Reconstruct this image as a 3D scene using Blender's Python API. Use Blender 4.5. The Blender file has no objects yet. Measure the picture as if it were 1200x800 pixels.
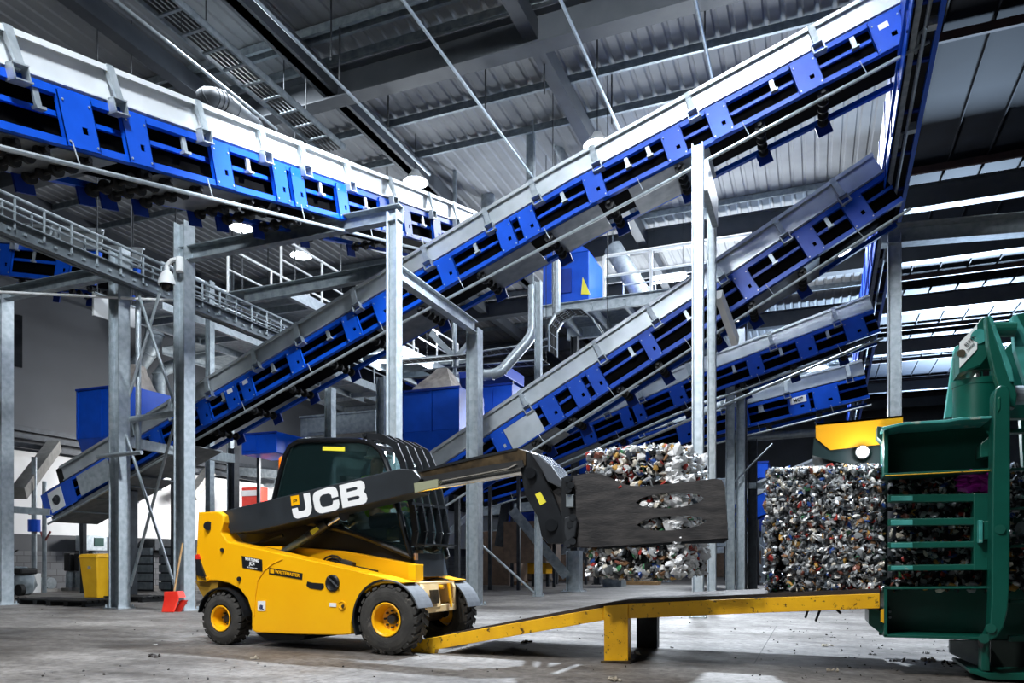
import bpy, bmesh, math, random
from math import sin, cos, pi, radians, atan2, sqrt
from mathutils import Vector as V, Matrix
random.seed(7)
sc = bpy.context.scene
# ------------------------------------------------------------------ camera, world, light, exposure
F = 884.0; HZ = 657.0; H = 0.91
TH = math.atan(355 / F); S_, C_ = sin(TH), cos(TH)
cam_d = bpy.data.cameras.new('camera'); cam = bpy.data.objects.new('camera', cam_d)
sc.collection.objects.link(cam); sc.camera = cam
cam.location = (0, 0, H); cam.rotation_euler = (pi / 2, 0, TH)
cam_d.sensor_width = 36; cam_d.lens = 36 * F / 1200; cam_d.shift_y = (HZ - 400) / 1200
cam_d.clip_start = .05; cam_d.clip_end = 300
sc.view_settings.view_transform = 'Standard'; sc.view_settings.look = 'None'
sc.view_settings.exposure = 0.0; sc.view_settings.gamma = 1.0; sc.view_settings.use_curve_mapping = False
world = bpy.data.worlds.new('world'); sc.world = world; world.use_nodes = True
world.node_tree.nodes['Background'].inputs[0].default_value = (.55, .68, 1, 1)
world.node_tree.nodes['Background'].inputs[1].default_value = .03

def light(name, kind, loc, target, power, color=(1, 1, 1), size=1.0, size_y=None, spot=None, spread=None):
    d = bpy.data.lights.new(name, kind); o = bpy.data.objects.new(name, d); sc.collection.objects.link(o)
    o.location = loc; d.energy = power; d.color = color
    if kind == 'AREA':
        d.size = size
        if size_y: d.shape = 'RECTANGLE'; d.size_y = size_y
        if spread: d.spread = radians(spread)
    else: d.shadow_soft_size = size
    if spot: d.spot_size = radians(spot); d.spot_blend = .6
    o.rotation_euler = (V(target) - V(loc)).to_track_quat('-Z', 'Y').to_euler()
    return o
COOL = (.86, .93, 1.0); WARM = (1, .97, .93); BLUE = (.55, .74, 1.0)
# added lights for the hall, without fittings; several stand well below the roof
light('added_hall_light', 'AREA', (-2.5, 1.0, 11.9), (-7.5, 9, 6.2), 1250, COOL, 1.6, 1.6, spread=130)
light('added_hall_light', 'SPOT', (-5.5, -2.5, 11.8), (-3.2, 7.2, .9), 6500, WARM, .5, spot=52)  # added spot that brightens the telehandler
light('added_hall_light', 'AREA', (-1.0, 5.5, 12.0), (.2, 13.0, 8.0), 230, COOL, 1.2, 1.2, spread=110)
light('added_hall_light', 'SPOT', (-1.4, 11.7, 11.6), (-1.3, 8.8, 0), 19000, (.74, .86, 1), .2, spot=62)
light('added_hall_light', 'SPOT', (1.0, 9.2, 7.0), (-3.4, 7.2, .8), 850, COOL, .2, spot=44)
light('added_hall_light', 'AREA', (-12, 13, 11.9), (-11, 14, 0), 420, COOL, 2, 2)
light('added_hall_light', 'AREA', (-2, 22, 11.9), (-2, 20, 0), 1500, COOL, 3, 2)
light('added_hall_light', 'AREA', (-17, 24, 4.4), (-25, 22, 1.0), 1100, (1, 1, 1), 3, 1)  # added low light that whitens the left wall
light('added_hall_light', 'AREA', (9, 56, 4.0), (8.5, 47, 12.6), 12000, BLUE, 5, 3, spread=86)  # added low backlight for the far right roof panels
light('added_hall_light', 'AREA', (-4, 33, 6.5), (-4, 18, 12.6), 2600, COOL, 4, 3)  # added backlight aimed up at the middle roof
light('added_hall_light', 'AREA', (-12, 22, 7.5), (-9, 12, 12.6), 350, COOL, 3, 2)  # added uplight for the roof at upper left
light('added_hall_light', 'AREA', (-5, -4.5, 5.5), (-5, 9, 9.5), 130, COOL, 5, 2)  # added soft fill from the front for beam webs and conduits
light('added_hall_light', 'SPOT', (-.6, 9.0, 10.8), (-10.5, 10.4, 2.2), 18000, COOL, .4, spot=40)
light('added_baler_light', 'SPOT', (.4, 3.2, 8.2), (1.6, 6.9, 1.6), 120, COOL, .15, spot=46)  # added spot on the baler, no fitting hangs there

# ------------------------------------------------------------------ maths helpers
def W(px, py, X=None, Y=None, Z=None, d=None):
    lat, up = (px - 600) / F, (HZ - py) / F
    rx, ry = lat * C_ - S_, lat * S_ + C_
    if d is not None: t = d
    elif X is not None: t = X / rx
    elif Y is not None: t = Y / ry
    else: t = (Z - H) / up
    return V((rx * t, ry * t, H + up * t))
def pxof(p):
    lat = p[0] * C_ + p[1] * S_; dep = -p[0] * S_ + p[1] * C_
    return 600 + F * lat / dep, HZ - F * (p[2] - H) / dep
def PY(pts, Y): return [W(x, y, Y=Y) for x, y in pts]
def PX(pts, X): return [W(x, y, X=X) for x, y in pts]

# ------------------------------------------------------------------ mesh builder
COL = sc.collection
OFF = {}
class MB:
    def __init__(self): self.v = []; self.f = []; self.m = []
    def add(self, vs, fs, mi=0):
        b = len(self.v); self.v += [V(p) for p in vs]
        for f in fs: self.f.append(tuple(b + i for i in f)); self.m.append(mi)
        return self
    def hexa(self, a, mi=0):        # a: 8 corners, bottom loop 0-3, top loop 4-7
        return self.add(a, [(0, 3, 2, 1), (4, 5, 6, 7), (0, 1, 5, 4), (1, 2, 6, 5), (2, 3, 7, 6), (3, 0, 4, 7)], mi)
    def box(self, x0, x1, y0, y1, z0, z1, mi=0):
        return self.hexa([(x0, y0, z0), (x1, y0, z0), (x1, y1, z0), (x0, y1, z0), (x0, y0, z1), (x1, y0, z1), (x1, y1, z1), (x0, y1, z1)], mi)
    def prism(self, poly, vec, mi=0):
        n = len(poly); vec = V(vec); vs = [V(p) for p in poly] + [V(p) + vec for p in poly]
        fs = [tuple(range(n))[::-1], tuple(range(n, 2 * n))] + [(i, (i + 1) % n, n + (i + 1) % n, n + i) for i in range(n)]
        return self.add(vs, fs, mi)
    def bar(self, p0, p1, a, b, up=(0, 0, 1), mi=0, a0=None, b0=None):   # box along p0-p1; a along side, b along up
        p0, p1 = V(p0), V(p1); t = (p1 - p0).normalized(); s = t.cross(V(up))
        if s.length < 1e-4: s = t.cross(V((0, 1, 0)))
        s.normalize(); u = s.cross(t)
        A0, A1 = (-a / 2, a / 2) if a0 is None else (a0, a0 + a)
        B0, B1 = (-b / 2, b / 2) if b0 is None else (b0, b0 + b)
        c = []
        for p in (p0, p1):
            c += [p + s * A0 + u * B0, p + s * A1 + u * B0, p + s * A1 + u * B1, p + s * A0 + u * B1]
        return self.hexa(c, mi)
    def ibeam(self, p0, p1, h, b, up=(0, 0, 1), t=.02, mi=0):
        self.bar(p0, p1, b, t, up, mi, b0=h / 2 - t); self.bar(p0, p1, b, t, up, mi, b0=-h / 2)
        return self.bar(p0, p1, t * .7, h - 2 * t, up, mi)
    def cbeam(self, p0, p1, h, b, up=(0, 0, 1), t=.02, side=1, mi=0):
        self.bar(p0, p1, b, t, up, mi, b0=h / 2 - t); self.bar(p0, p1, b, t, up, mi, b0=-h / 2)
        return self.bar(p0, p1, t, h - 2 * t, up, mi, a0=(b / 2 - t) if side > 0 else -b / 2)
    def tube(self, pts, r, n=10, mi=0, r2=None, caps=True):
        pts = [V(p) for p in pts]; base = len(self.v); k = len(pts)
        up = None
        for i, p in enumerate(pts):
            t = (pts[min(i + 1, k - 1)] - pts[max(i - 1, 0)]).normalized()
            if up is None: up = V((0, 0, 1)) if abs(t.z) < .9 else V((1, 0, 0))
            s = t.cross(up).normalized(); up = s.cross(t).normalized()
            rr = r if r2 is None else r + (r2 - r) * i / (k - 1)
            if isinstance(r, (list, tuple)): rr = r[i]
            for j in range(n):
                a = 2 * pi * j / n; self.v.append(p + s * cos(a) * rr + up * sin(a) * rr)
        for i in range(k - 1):
            for j in range(n):
                self.f.append((base + i * n + j, base + i * n + (j + 1) % n, base + (i + 1) * n + (j + 1) % n, base + (i + 1) * n + j)); self.m.append(mi)
        if caps:
            self.f.append(tuple(base + j for j in range(n))[::-1]); self.m.append(mi)
            self.f.append(tuple(base + (k - 1) * n + j for j in range(n))); self.m.append(mi)
        return self
    def cyl(self, p0, p1, r, n=20, mi=0, r2=None): return self.tube([p0, p1], r, n, mi, r2)
    def lathe(self, c, axis, prof, n=32, mi=0):     # prof: (radius, distance along axis)
        c, ax = V(c), V(axis).normalized(); s = ax.orthogonal().normalized(); u = ax.cross(s); base = len(self.v); k = len(prof)
        for r, h in prof:
            for j in range(n):
                a = 2 * pi * j / n; self.v.append(c + ax * h + (s * cos(a) + u * sin(a)) * r)
        for i in range(k - 1):
            for j in range(n):
                self.f.append((base + i * n + j, base + i * n + (j + 1) % n, base + (i + 1) * n + (j + 1) % n, base + (i + 1) * n + j)); self.m.append(mi)
        return self
    def blob(self, c, r, sq=(1, 1, 1), jit=.3, mi=0, rng=random):
        t = 1.618; b = [(-1, t, 0), (1, t, 0), (-1, -t, 0), (1, -t, 0), (0, -1, t), (0, 1, t), (0, -1, -t), (0, 1, -t), (t, 0, -1), (t, 0, 1), (-t, 0, -1), (-t, 0, 1)]
        fs = [(0, 11, 5), (0, 5, 1), (0, 1, 7), (0, 7, 10), (0, 10, 11), (1, 5, 9), (5, 11, 4), (11, 10, 2), (10, 7, 6), (7, 1, 8), (3, 9, 4), (3, 4, 2), (3, 2, 6), (3, 6, 8), (3, 8, 9), (4, 9, 5), (2, 4, 11), (6, 2, 10), (8, 6, 7), (9, 8, 1)]
        R = Matrix.Rotation(rng.uniform(0, 6.3), 3, 'X') @ Matrix.Rotation(rng.uniform(0, 6.3), 3, 'Y')
        vs = []
        for p in b:
            q = V((p[0] * sq[0], p[1] * sq[1], p[2] * sq[2])) * (r / 1.9) * (1 + rng.uniform(-jit, jit)); vs.append(V(c) + R @ q)
        return self.add(vs, fs, mi)
    def holed(self, outer, holes, vec, mi=0):     # prism with holes
        from mathutils.geometry import tessellate_polygon
        loops = [[V(p) for p in outer]] + [[V(p) for p in h] for h in holes]; vec = V(vec); flat = [p for l in loops for p in l]; n = len(flat)
        tri = tessellate_polygon(loops); fs = [tuple(t) for t in tri] + [tuple(n + i for i in reversed(t)) for t in tri]; b = 0
        for l in loops:
            k = len(l); fs += [(b + i, b + (i + 1) % k, n + b + (i + 1) % k, n + b + i) for i in range(k)]; b += k
        return self.add(flat + [p + vec for p in flat], fs, mi)
    def build(self, name, mats, parent=None, smooth=False, bevel=0, label=None, kind=None):
        me = bpy.data.meshes.new(name); o = bpy.data.objects.new(name, me); COL.objects.link(o)
        if not isinstance(mats, (list, tuple)): mats = [mats]
        if parent is not None:
            off = OFF[parent.name]; o.parent = parent
        else:
            lo = V([min(p[i] for p in self.v) for i in range(3)]); hi = V([max(p[i] for p in self.v) for i in range(3)])
            off = V(((lo.x + hi.x) / 2, (lo.y + hi.y) / 2, lo.z)); o.location = off
        OFF[o.name] = off
        me.from_pydata([p - off for p in self.v], [], self.f)
        for m in mats: me.materials.append(m)
        for p, mi in zip(me.polygons, self.m): p.material_index = mi
        me.update()
        bm = bmesh.new(); bm.from_mesh(me); bmesh.ops.recalc_face_normals(bm, faces=bm.faces); bm.to_mesh(me); bm.free()
        if smooth:
            for p in me.polygons: p.use_smooth = True
            try: me.set_sharp_from_angle(angle=radians(40))
            except Exception: pass
        if bevel:
            b = o.modifiers.new('bevel', 'BEVEL'); b.width = bevel; b.segments = 2; b.limit_method = 'ANGLE'; b.angle_limit = radians(35)
        if label: o['label'] = label
        if kind: o['kind'] = kind
        return o
def thing(name, label, cat, loc, group=None):
    o = bpy.data.objects.new(name, None); COL.objects.link(o); o.location = loc; o.empty_display_size = .2
    OFF[o.name] = V(loc); o['label'] = label; o['category'] = cat
    if group: o['group'] = group
    return o
def tag(o, label, cat, group=None):
    o['label'] = label; o['category'] = cat
    if group: o['group'] = group
    return o
def struct(o): o['kind'] = 'structure'; return o
def text(s, size, org, xd, ud, m, parent, name='lettering', ext=.002, bold=0.0, sx=1.0, mode='CENTER'):
    cu = bpy.data.curves.new('t', 'FONT'); cu.body = s; cu.size = size; cu.align_x = mode; cu.align_y = 'CENTER'; cu.extrude = ext; cu.offset = bold
    to = bpy.data.objects.new('t', cu); COL.objects.link(to)
    dg = bpy.context.evaluated_depsgraph_get(); me = bpy.data.meshes.new_from_object(to.evaluated_get(dg)); bpy.data.objects.remove(to)
    xd = V(xd).normalized(); ud = V(ud); ud = (ud - xd * ud.dot(xd)).normalized(); nd = xd.cross(ud)
    off = OFF[parent.name] if parent else V((0, 0, 0))
    for v in me.vertices: v.co = V(org) + xd * v.co.x * sx + ud * v.co.y + nd * v.co.z - off
    me.materials.clear(); me.materials.append(m); me.name = name
    o = bpy.data.objects.new(name, me); COL.objects.link(o)
    if parent: o.parent = parent
    OFF[o.name] = off
    return o

# ------------------------------------------------------------------ materials
def s2l(c): return c / 12.92 if c <= .04045 else ((c + .055) / 1.055) ** 2.4
def rgb(h): h = h.lstrip('#'); return tuple(s2l(int(h[i:i + 2], 16) / 255) for i in (0, 2, 4)) + (1,)
MATS = {}
def mat(name, c1, c2=None, rough=.5, metal=0.0, scale=6, bump=0.0, bscale=40, detail=4, contrast=(.35, .65), c3=None, c3t=.68, c3scale=3, spec=None, stretch=None):
    m = bpy.data.materials.new(name); m.use_nodes = True; nt = m.node_tree; N, L = nt.nodes, nt.links
    b = N['Principled BSDF']; b.inputs['Roughness'].default_value = rough; b.inputs['Metallic'].default_value = metal
    if spec is not None: b.inputs['Specular IOR Level'].default_value = spec
    b.inputs['Base Color'].default_value = rgb(c1)
    tc = N.new('ShaderNodeTexCoord'); vec = tc.outputs['Object']
    if stretch:
        mp = N.new('ShaderNodeMapping'); mp.inputs['Scale'].default_value = stretch; L.new(vec, mp.inputs[0]); vec = mp.outputs[0]
    if c2:
        n = N.new('ShaderNodeTexNoise'); n.inputs['Scale'].default_value = scale; n.inputs['Detail'].default_value = detail; L.new(vec, n.inputs['Vector'])
        r = N.new('ShaderNodeValToRGB'); r.color_ramp.elements[0].position, r.color_ramp.elements[1].position = contrast
        r.color_ramp.elements[0].color, r.color_ramp.elements[1].color = rgb(c1), rgb(c2)
        L.new(n.outputs[0], r.inputs[0]); last = r.outputs[0]
        if c3:
            n3 = N.new('ShaderNodeTexNoise'); n3.inputs['Scale'].default_value = c3scale; n3.inputs['Detail'].default_value = 8; n3.inputs['Roughness'].default_value = .7; L.new(vec, n3.inputs['Vector'])
            r3 = N.new('ShaderNodeValToRGB'); r3.color_ramp.elements[0].position = c3t; r3.color_ramp.elements[1].position = c3t + .04
            r3.color_ramp.elements[0].color = (0, 0, 0, 1); r3.color_ramp.elements[1].color = (1, 1, 1, 1); L.new(n3.outputs[0], r3.inputs[0])
            mx = N.new('ShaderNodeMix'); mx.data_type = 'RGBA'; L.new(r3.outputs[0], mx.inputs[0]); L.new(last, mx.inputs[6]); mx.inputs[7].default_value = rgb(c3); last = mx.outputs[2]
        L.new(last, b.inputs['Base Color'])
    if bump:
        n2 = N.new('ShaderNodeTexNoise'); n2.inputs['Scale'].default_value = bscale; n2.inputs['Detail'].default_value = 5; L.new(vec, n2.inputs['Vector'])
        bp = N.new('ShaderNodeBump'); bp.inputs['Strength'].default_value = bump; bp.inputs['Distance'].default_value = .02; L.new(n2.outputs[0], bp.inputs['Height']); L.new(bp.outputs[0], b.inputs['Normal'])
    MATS[name] = m; return m
def emit(name, c, k):
    m = bpy.data.materials.new(name); m.use_nodes = True; b = m.node_tree.nodes['Principled BSDF']
    b.inputs['Base Color'].default_value = rgb(c); b.inputs['Emission Color'].default_value = rgb(c); b.inputs['Emission Strength'].default_value = k; return m
galv = mat('galvanised_steel', '#9aa4aa', '#b4bcc1', .42, .5, 9, .05, 30)
galvd = mat('dull_galvanised_steel', '#7c868c', '#9aa3a8', .5, .5, 7, .05, 30)
sheet = mat('zinc_sheet', '#b9c0c4', '#ccd2d6', .38, .6, 3, .03, 12)
blue = mat('blue_paint', '#0548b8', '#084fc6', .42, 0, 3, .02, 20, spec=.3)
blued = mat('dark_blue_paint', '#082d84', '#0a3492', .45, 0, 3, .02, 20, spec=.3)
black = mat('black_rubber', '#101113', '#1a1b1d', .65, 0, 12, .1, 30)
blackp = mat('black_paint', '#17191c', '#1f2226', .35, 0, 5)
dark = mat('dark_steel', '#2b2e32', '#3a3e43', .5, .4, 6, .05)
belly = mat('belly_pan_steel', '#6b7176', '#85898c', .42, .6, 4, .04)
white = mat('white_paint', '#e2e4e4', '#eceded', .5, 0, 4)
tyre = mat('tyre_rubber', '#2a2927', '#3a3835', .85, 0, 9, .25, 60, c3='#55504a', c3t=.6, c3scale=6)
yel = mat('machine_yellow', '#f5b008', '#f8b70c', .33, 0, 2, .02, 8, c3='#8a6a25', c3t=.72, c3scale=5)
yelr = mat('worn_yellow_paint', '#edb40c', '#e0a60e', .45, 0, 6, .1, 40, c3='#4a3313', c3t=.58, c3scale=14)
ybin = mat('yellow_plastic', '#e0a818', '#e8b424', .4, 0, 4)
cream = mat('dusty_yellow_paint', '#e3bf86', '#eccf9c', .5, 0, 5, .05, 30, c3='#8d7b60', c3t=.62)
green = mat('baler_green_paint', '#064a3e', '#085346', .36, 0, 4, .04, 20, c3='#3f8f80', c3t=.72, c3scale=9)
greenl = mat('dusty_green_paint', '#2b8078', '#439a94', .5, 0, 6, .05, 20, c3='#9aa79c', c3t=.6, c3scale=8)
red = mat('red_plastic', '#d8291c', '#e03a2a', .4, 0, 4)
orange = mat('orange_lens', '#ff7a10', None, .2)
wood = mat('raw_wood', '#a5855a', '#8d6c45', .7, 0, 8, .1)
clampst = mat('scuffed_clamp_steel', '#3c3b3c', '#565352', .38, .5, 5, .12, 25, c3='#5c5348', c3t=.66, c3scale=5, stretch=(1, 1, 4))
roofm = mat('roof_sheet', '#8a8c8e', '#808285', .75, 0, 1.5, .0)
roofd = mat('shade_dark_lining', '#0b0e14', '#10151d', .6, .0, 1.2, .0, spec=.08)  # near-black: the unlit look of the right bay is in the colour
beamm = mat('grey_beam_paint', '#484c51', '#505459', .5, .1, 3)
redox = mat('red_oxide_purlin', '#3a2524', '#2c1f20', .6, 0, 3)
chrome = mat('chrome', '#d9d6cf', None, .12, 1.0)
brass = mat('greasy_steel', '#6b5a42', '#3b332a', .35, .7, 8, .1, 30)
conc_w = mat('white_wall_paint', '#dfe0df', '#e8e8e8', .7, 0, 2)
wallg = mat('grey_wall_cladding', '#303338', '#383b40', .6, 0, .6)
wallb = mat('dark_wall_cladding', '#33363b', '#3d4045', .6, 0, .8)
cement = mat('bare_concrete', '#8b8a86', '#9c9a95', .8, 0, 5, .2, 30)
paper = mat('grey_hood_cloth', '#8c857e', '#a69e96', .85, 0, 6, .3, 15)
lampm = emit('lamp_glow', '#eef5ff', 60)
strip = emit('strip_lamp_glow', '#eef5ff', 25)
def glassm():
    m = bpy.data.materials.new('cab_glass'); m.use_nodes = True; nt = m.node_tree; N, L = nt.nodes, nt.links; N.remove(N['Principled BSDF'])
    t = N.new('ShaderNodeBsdfTransparent'); t.inputs[0].default_value = (.86, .95, .95, 1); g = N.new('ShaderNodeBsdfGlossy'); g.inputs['Roughness'].default_value = .03
    g.inputs[0].default_value = (.8, .9, .9, 1)
    f = N.new('ShaderNodeFresnel'); f.inputs[0].default_value = 1.6; a = N.new('ShaderNodeMath'); a.operation = 'ADD'; a.inputs[1].default_value = .03
    mx = N.new('ShaderNodeMixShader'); L.new(f.outputs[0], a.inputs[0]); L.new(a.outputs[0], mx.inputs[0]); L.new(t.outputs[0], mx.inputs[1]); L.new(g.outputs[0], mx.inputs[2]); df = N.new('ShaderNodeBsdfDiffuse'); df.inputs[0].default_value = rgb('#5f8a8c'); m2 = N.new('ShaderNodeMixShader'); m2.inputs[0].default_value = .035; L.new(mx.outputs[0], m2.inputs[1]); L.new(df.outputs[0], m2.inputs[2]); L.new(m2.outputs[0], N['Material Output'].inputs[0])
    return m
glass = glassm()
def floor_mat():
    m = bpy.data.materials.new('concrete_floor'); m.use_nodes = True; nt = m.node_tree; N, L = nt.nodes, nt.links; b = N['Principled BSDF']
    tc = N.new('ShaderNodeTexCoord')
    def noise(sc_, det, ro=.6, vec=None):
        n = N.new('ShaderNodeTexNoise'); n.inputs['Scale'].default_value = sc_; n.inputs['Detail'].default_value = det; n.inputs['Roughness'].default_value = ro; L.new(vec or tc.outputs['Object'], n.inputs['Vector']); return n.outputs[0]
    def ramp(x, p0, c0, p1, c1):
        r = N.new('ShaderNodeValToRGB'); e = r.color_ramp.elements; e[0].position, e[1].position = p0, p1; e[0].color, e[1].color = c0, c1; L.new(x, r.inputs[0]); return r.outputs[0]
    def mul(a, bb, fac=1):
        mx = N.new('ShaderNodeMix'); mx.data_type = 'RGBA'; mx.blend_type = 'MULTIPLY'; mx.inputs[0].default_value = fac; L.new(a, mx.inputs[6]); L.new(bb, mx.inputs[7]); return mx.outputs[2]
    mp = N.new('ShaderNodeMapping'); mp.inputs['Scale'].default_value = (.7, 1.5, 1); mp.inputs['Rotation'].default_value = (0, 0, .12); L.new(tc.outputs['Object'], mp.inputs[0])
    base = ramp(noise(.6, 8), .3, rgb('#625d59'), .7, rgb('#948f8a'))
    c = mul(base, ramp(noise(1.0, 8, .65, mp.outputs[0]), .36, rgb('#a4a09c'), .6, rgb('#ffffff')))
    c = mul(c, ramp(noise(14, 6, .7), .3, rgb('#9c9894'), .6, rgb('#ffffff')))
    c = mul(c, ramp(noise(3.2, 9, .75), .30, rgb('#4b4540'), .40, rgb('#ffffff')))
    br = N.new('ShaderNodeTexBrick'); br.inputs['Scale'].default_value = 1; br.inputs['Mortar Size'].default_value = .006; br.inputs['Brick Width'].default_value = 6; br.inputs['Row Height'].default_value = 4.2
    br.inputs['Color1'].default_value = br.inputs['Color2'].default_value = (1, 1, 1, 1); br.inputs['Mortar'].default_value = (.25, .23, .22, 1); L.new(tc.outputs['Object'], br.inputs['Vector'])
    c = mul(c, br.outputs[0]); L.new(c, b.inputs['Base Color'])
    L.new(ramp(noise(2.2, 6), .3, (.5,) * 3 + (1,), .7, (.75,) * 3 + (1,)), b.inputs['Roughness'])
    bp = N.new('ShaderNodeBump'); bp.inputs['Strength'].default_value = .25; bp.inputs['Distance'].default_value = .01; L.new(noise(30, 6), bp.inputs['Height']); L.new(bp.outputs[0], b.inputs['Normal'])
    return m
floorm = floor_mat()
def block_mat():
    m = bpy.data.materials.new('concrete_blocks'); m.use_nodes = True; nt = m.node_tree; N, L = nt.nodes, nt.links; b = N['Principled BSDF']; b.inputs['Roughness'].default_value = .8
    tc = N.new('ShaderNodeTexCoord'); sp = N.new('ShaderNodeSeparateXYZ'); L.new(tc.outputs['Object'], sp.inputs[0]); cb = N.new('ShaderNodeCombineXYZ'); L.new(sp.outputs[1], cb.inputs[0]); L.new(sp.outputs[2], cb.inputs[1])
    br = N.new('ShaderNodeTexBrick'); br.inputs['Scale'].default_value = 1; br.inputs['Mortar Size'].default_value = .012; br.inputs['Brick Width'].default_value = .44; br.inputs['Row Height'].default_value = .215
    br.inputs['Color1'].default_value = rgb('#5c5d60'); br.inputs['Color2'].default_value = rgb('#696a6c'); br.inputs['Mortar'].default_value = rgb('#434446'); L.new(cb.outputs[0], br.inputs['Vector']); L.new(br.outputs[0], b.inputs['Base Color'])
    return m
blockm = block_mat()
# ------------------------------------------------------------------ the hall
XL, XR, YN, YB, ZR = -23.0, 22.0, -6.0, 62.0, 12.5
struct(MB().box(XL, XR, YN, YB, -.2, 0).build('floor', floorm))
# roof: trapezoid sheets running away from the camera, purlins across, rafters, deep beams
mb = MB(); per = .34; x = XL; prof = []
XD = 2.05
while x < XD:
    for dx, dz in ((0, 0), (.20, 0), (.235, .032), (.305, .032)): prof.append((x + dx, ZR + dz))
    x += per
vs = [(a, YN, b) for a, b in prof] + [(a, YB, b) for a, b in prof]; n = len(prof)
mb.add(vs, [(i, i + 1, n + i + 1, n + i) for i in range(n - 1)])
ceiling = struct(mb.build('ceiling', roofm))
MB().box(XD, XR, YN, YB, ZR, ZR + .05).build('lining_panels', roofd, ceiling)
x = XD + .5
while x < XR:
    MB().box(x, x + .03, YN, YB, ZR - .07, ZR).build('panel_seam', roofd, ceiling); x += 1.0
struct(MB().box(XL, XR, YN, YB, ZR + .3, ZR + .4).build('ceiling', wallb))
purl = [W(700, y, Z=12.25).y for y in (-60, -12, 38, 92, 140)] + [W(1050, y, Z=12.25).y for y in (208, 285, 330, 388, 424, 447, 466, 482)]
for i, y in enumerate(purl + [W(300, 75, Z=12.25).y]):
    MB().cbeam((XL, y, 12.38), (XD, y, 12.38), .18, .08, side=1, t=.012).build('purlin', galvd, ceiling); MB().cbeam((XD, y, 12.34), (XR, y, 12.34), .2, .09, side=1, t=.012).build('purlin', redox, ceiling)
for y in [W(600, 65, Z=11.6).y] + [W(1050, yy, Z=11.6).y for yy in (250, 311, 368, 415, 459, 478)]:
    MB().ibeam((XL, y, 11.95), (XR, y, 11.95), .7, .4, t=.03).build('main_beam', beamm, ceiling)
for x in (W(452, 180, Z=11.7).x, W(654, 110, Z=11.7).x, W(320, 50, Z=11.7).x, W(150, 60, Z=11.7).x):
    MB().bar((x, YN, 12.0), (x, YB, 12.0), .3, .42).build('rafter', beamm, ceiling)
# left wall: block base, white lining, grey cladding above a band of dark rails
wl = struct(MB().box(XL - .3, XL, YN, YB, 0, 4.35).build('wall_left', conc_w))
MB().box(XL, XL + .16, YN, YB, 0, 1.22).build('block_plinth', blockm, wl, label='grey concrete block base of the white wall')
MB().box(XL, XL + .03, YN, YB, 1.22, 1.75).build('lining_band', wallg, wl)
struct(MB().box(XL - .3, XL + .25, YN, YB, 5.1, 9.4).build('wall_left', wallg))
struct(MB().box(XL - .3, XL, YN, YB, 9.4, ZR + .3).build('wall_left', wallb))
struct(MB().box(XL - .4, XL - .3, YN, YB, 4.35, 5.1).build('wall_left', wallb))
for i, z in enumerate((4.45, 4.75, 5.0)):
    MB().cbeam((XL + .5 - .1 * i, YN, z), (XL + .5 - .1 * i, YB, z), .16, .12, t=.015).build('cladding_rail', dark, wl)
w1 = struct(MB().prism([W(10, 367, X=XL + .27), W(25, 370, X=XL + .27), W(25, 431, X=XL + .27), W(10, 428, X=XL + .27)], (.05, 0, 0)).build('window_1', mat('dark_glass', '#0a0c10', None, .1)))
struct(MB().box(XL, XR, YB, YB + .3, 0, ZR + .3).build('wall_back', wallb))
struct(MB().box(XR, XR + .3, YN, YB, 0, ZR + .3).build('wall_right', wallb))
struct(MB().box(XL, XR, YN - .3, YN, 0, ZR + .3).build('wall_front', wallb))

# ------------------------------------------------------------------ columns and beams
def column(px, py, Y, ztop, label, b=.26, h=.26, m=galv, name='steel_column', group=None, d=None):
    p = W(px, py, Y=Y) if d is None else W(px, py, d=d); p.z = 0
    t = thing(name, label, 'column', p, group)
    MB().ibeam(p + V((0, 0, .02)), p + V((0, 0, ztop)), h, b, up=(1, 0, 0), t=.018).build('shaft', m, t)
    MB().box(p.x - h * .75, p.x + h * .75, p.y - b * .75, p.y + b * .75, 0, .025).build('base_plate', m, t)
    for sx in (-1, 1):
        for sy in (-1, 1):
            q = p + V((sx * h * .62, sy * b * .62, .025)); MB().cyl(q, q + V((0, 0, .05)), .018, 6).build('anchor_bolt', m, t)
    return t
def zat(px, py, Y): return W(px, py, Y=Y).z
YA = 10.6
column(4, 0, YA, zat(4, 345, YA), 'grey steel column cut by the left edge of the photo')
column(140, 0, YA, zat(140, 292, YA), 'galvanised steel column standing left of the braced bay and the camera column')
column(216, 0, YA, zat(216, 262, YA), 'galvanised steel column carrying the white dome camera')
column(462, 0, YA, zat(462, 249, YA), 'bright steel column rising behind the telehandler cab', .19, .19)
column(556, 0, 14.07, zat(556, 386, 14.07), 'galvanised column right behind the telehandler front wheels')
column(631, 0, 18.1, zat(631, 330, 18.1), 'slim steel column behind the telehandler boom head', .16, .16)
column(818, 0, 12.3, zat(818, 170, 12.3), 'tall bright column in front of the main rising conveyor, left of the tall pair', .17, .17)
column(834, 0, 13.95, zat(834, 235, 13.95), 'tall bright column, right one of the pair behind the bale clamp', .15, .15)
column(856, 0, 20.5, zat(856, 395, 20.5), 'dull steel column just right of the bale clamp plate', .22, .22, galvd)
column(868, 0, 21.2, zat(868, 385, 21.2), 'pale steel column second right of the bale clamp plate', .22, .22)
column(882, 0, 24.0, zat(882, 515, 24.0), 'dark grey column just left of the large standing bale', .26, .26, dark)
column(898, 0, 33.5, zat(898, 615, 33.5), 'short low post with a bolt row left of the large bale', .36, .36)
column(1048, 0, 17.4, zat(1048, 275, 17.4), 'bright steel column rising behind the yellow hood', .25, .25)
column(673, 0, 21.5, zat(673, 645, 21.5), 'short stub column behind the bale under the clamp', .4, .4)
column(387, 0, 17.0, zat(387, 455, 17.0), 'grey column under the main conveyor behind the cab roof', .22, .22, galvd)
column(448, 0, 16.0, zat(448, 442, 16.0), 'grey column half hidden left of the bright column behind the cab', .22, .22, galvd)
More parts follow.
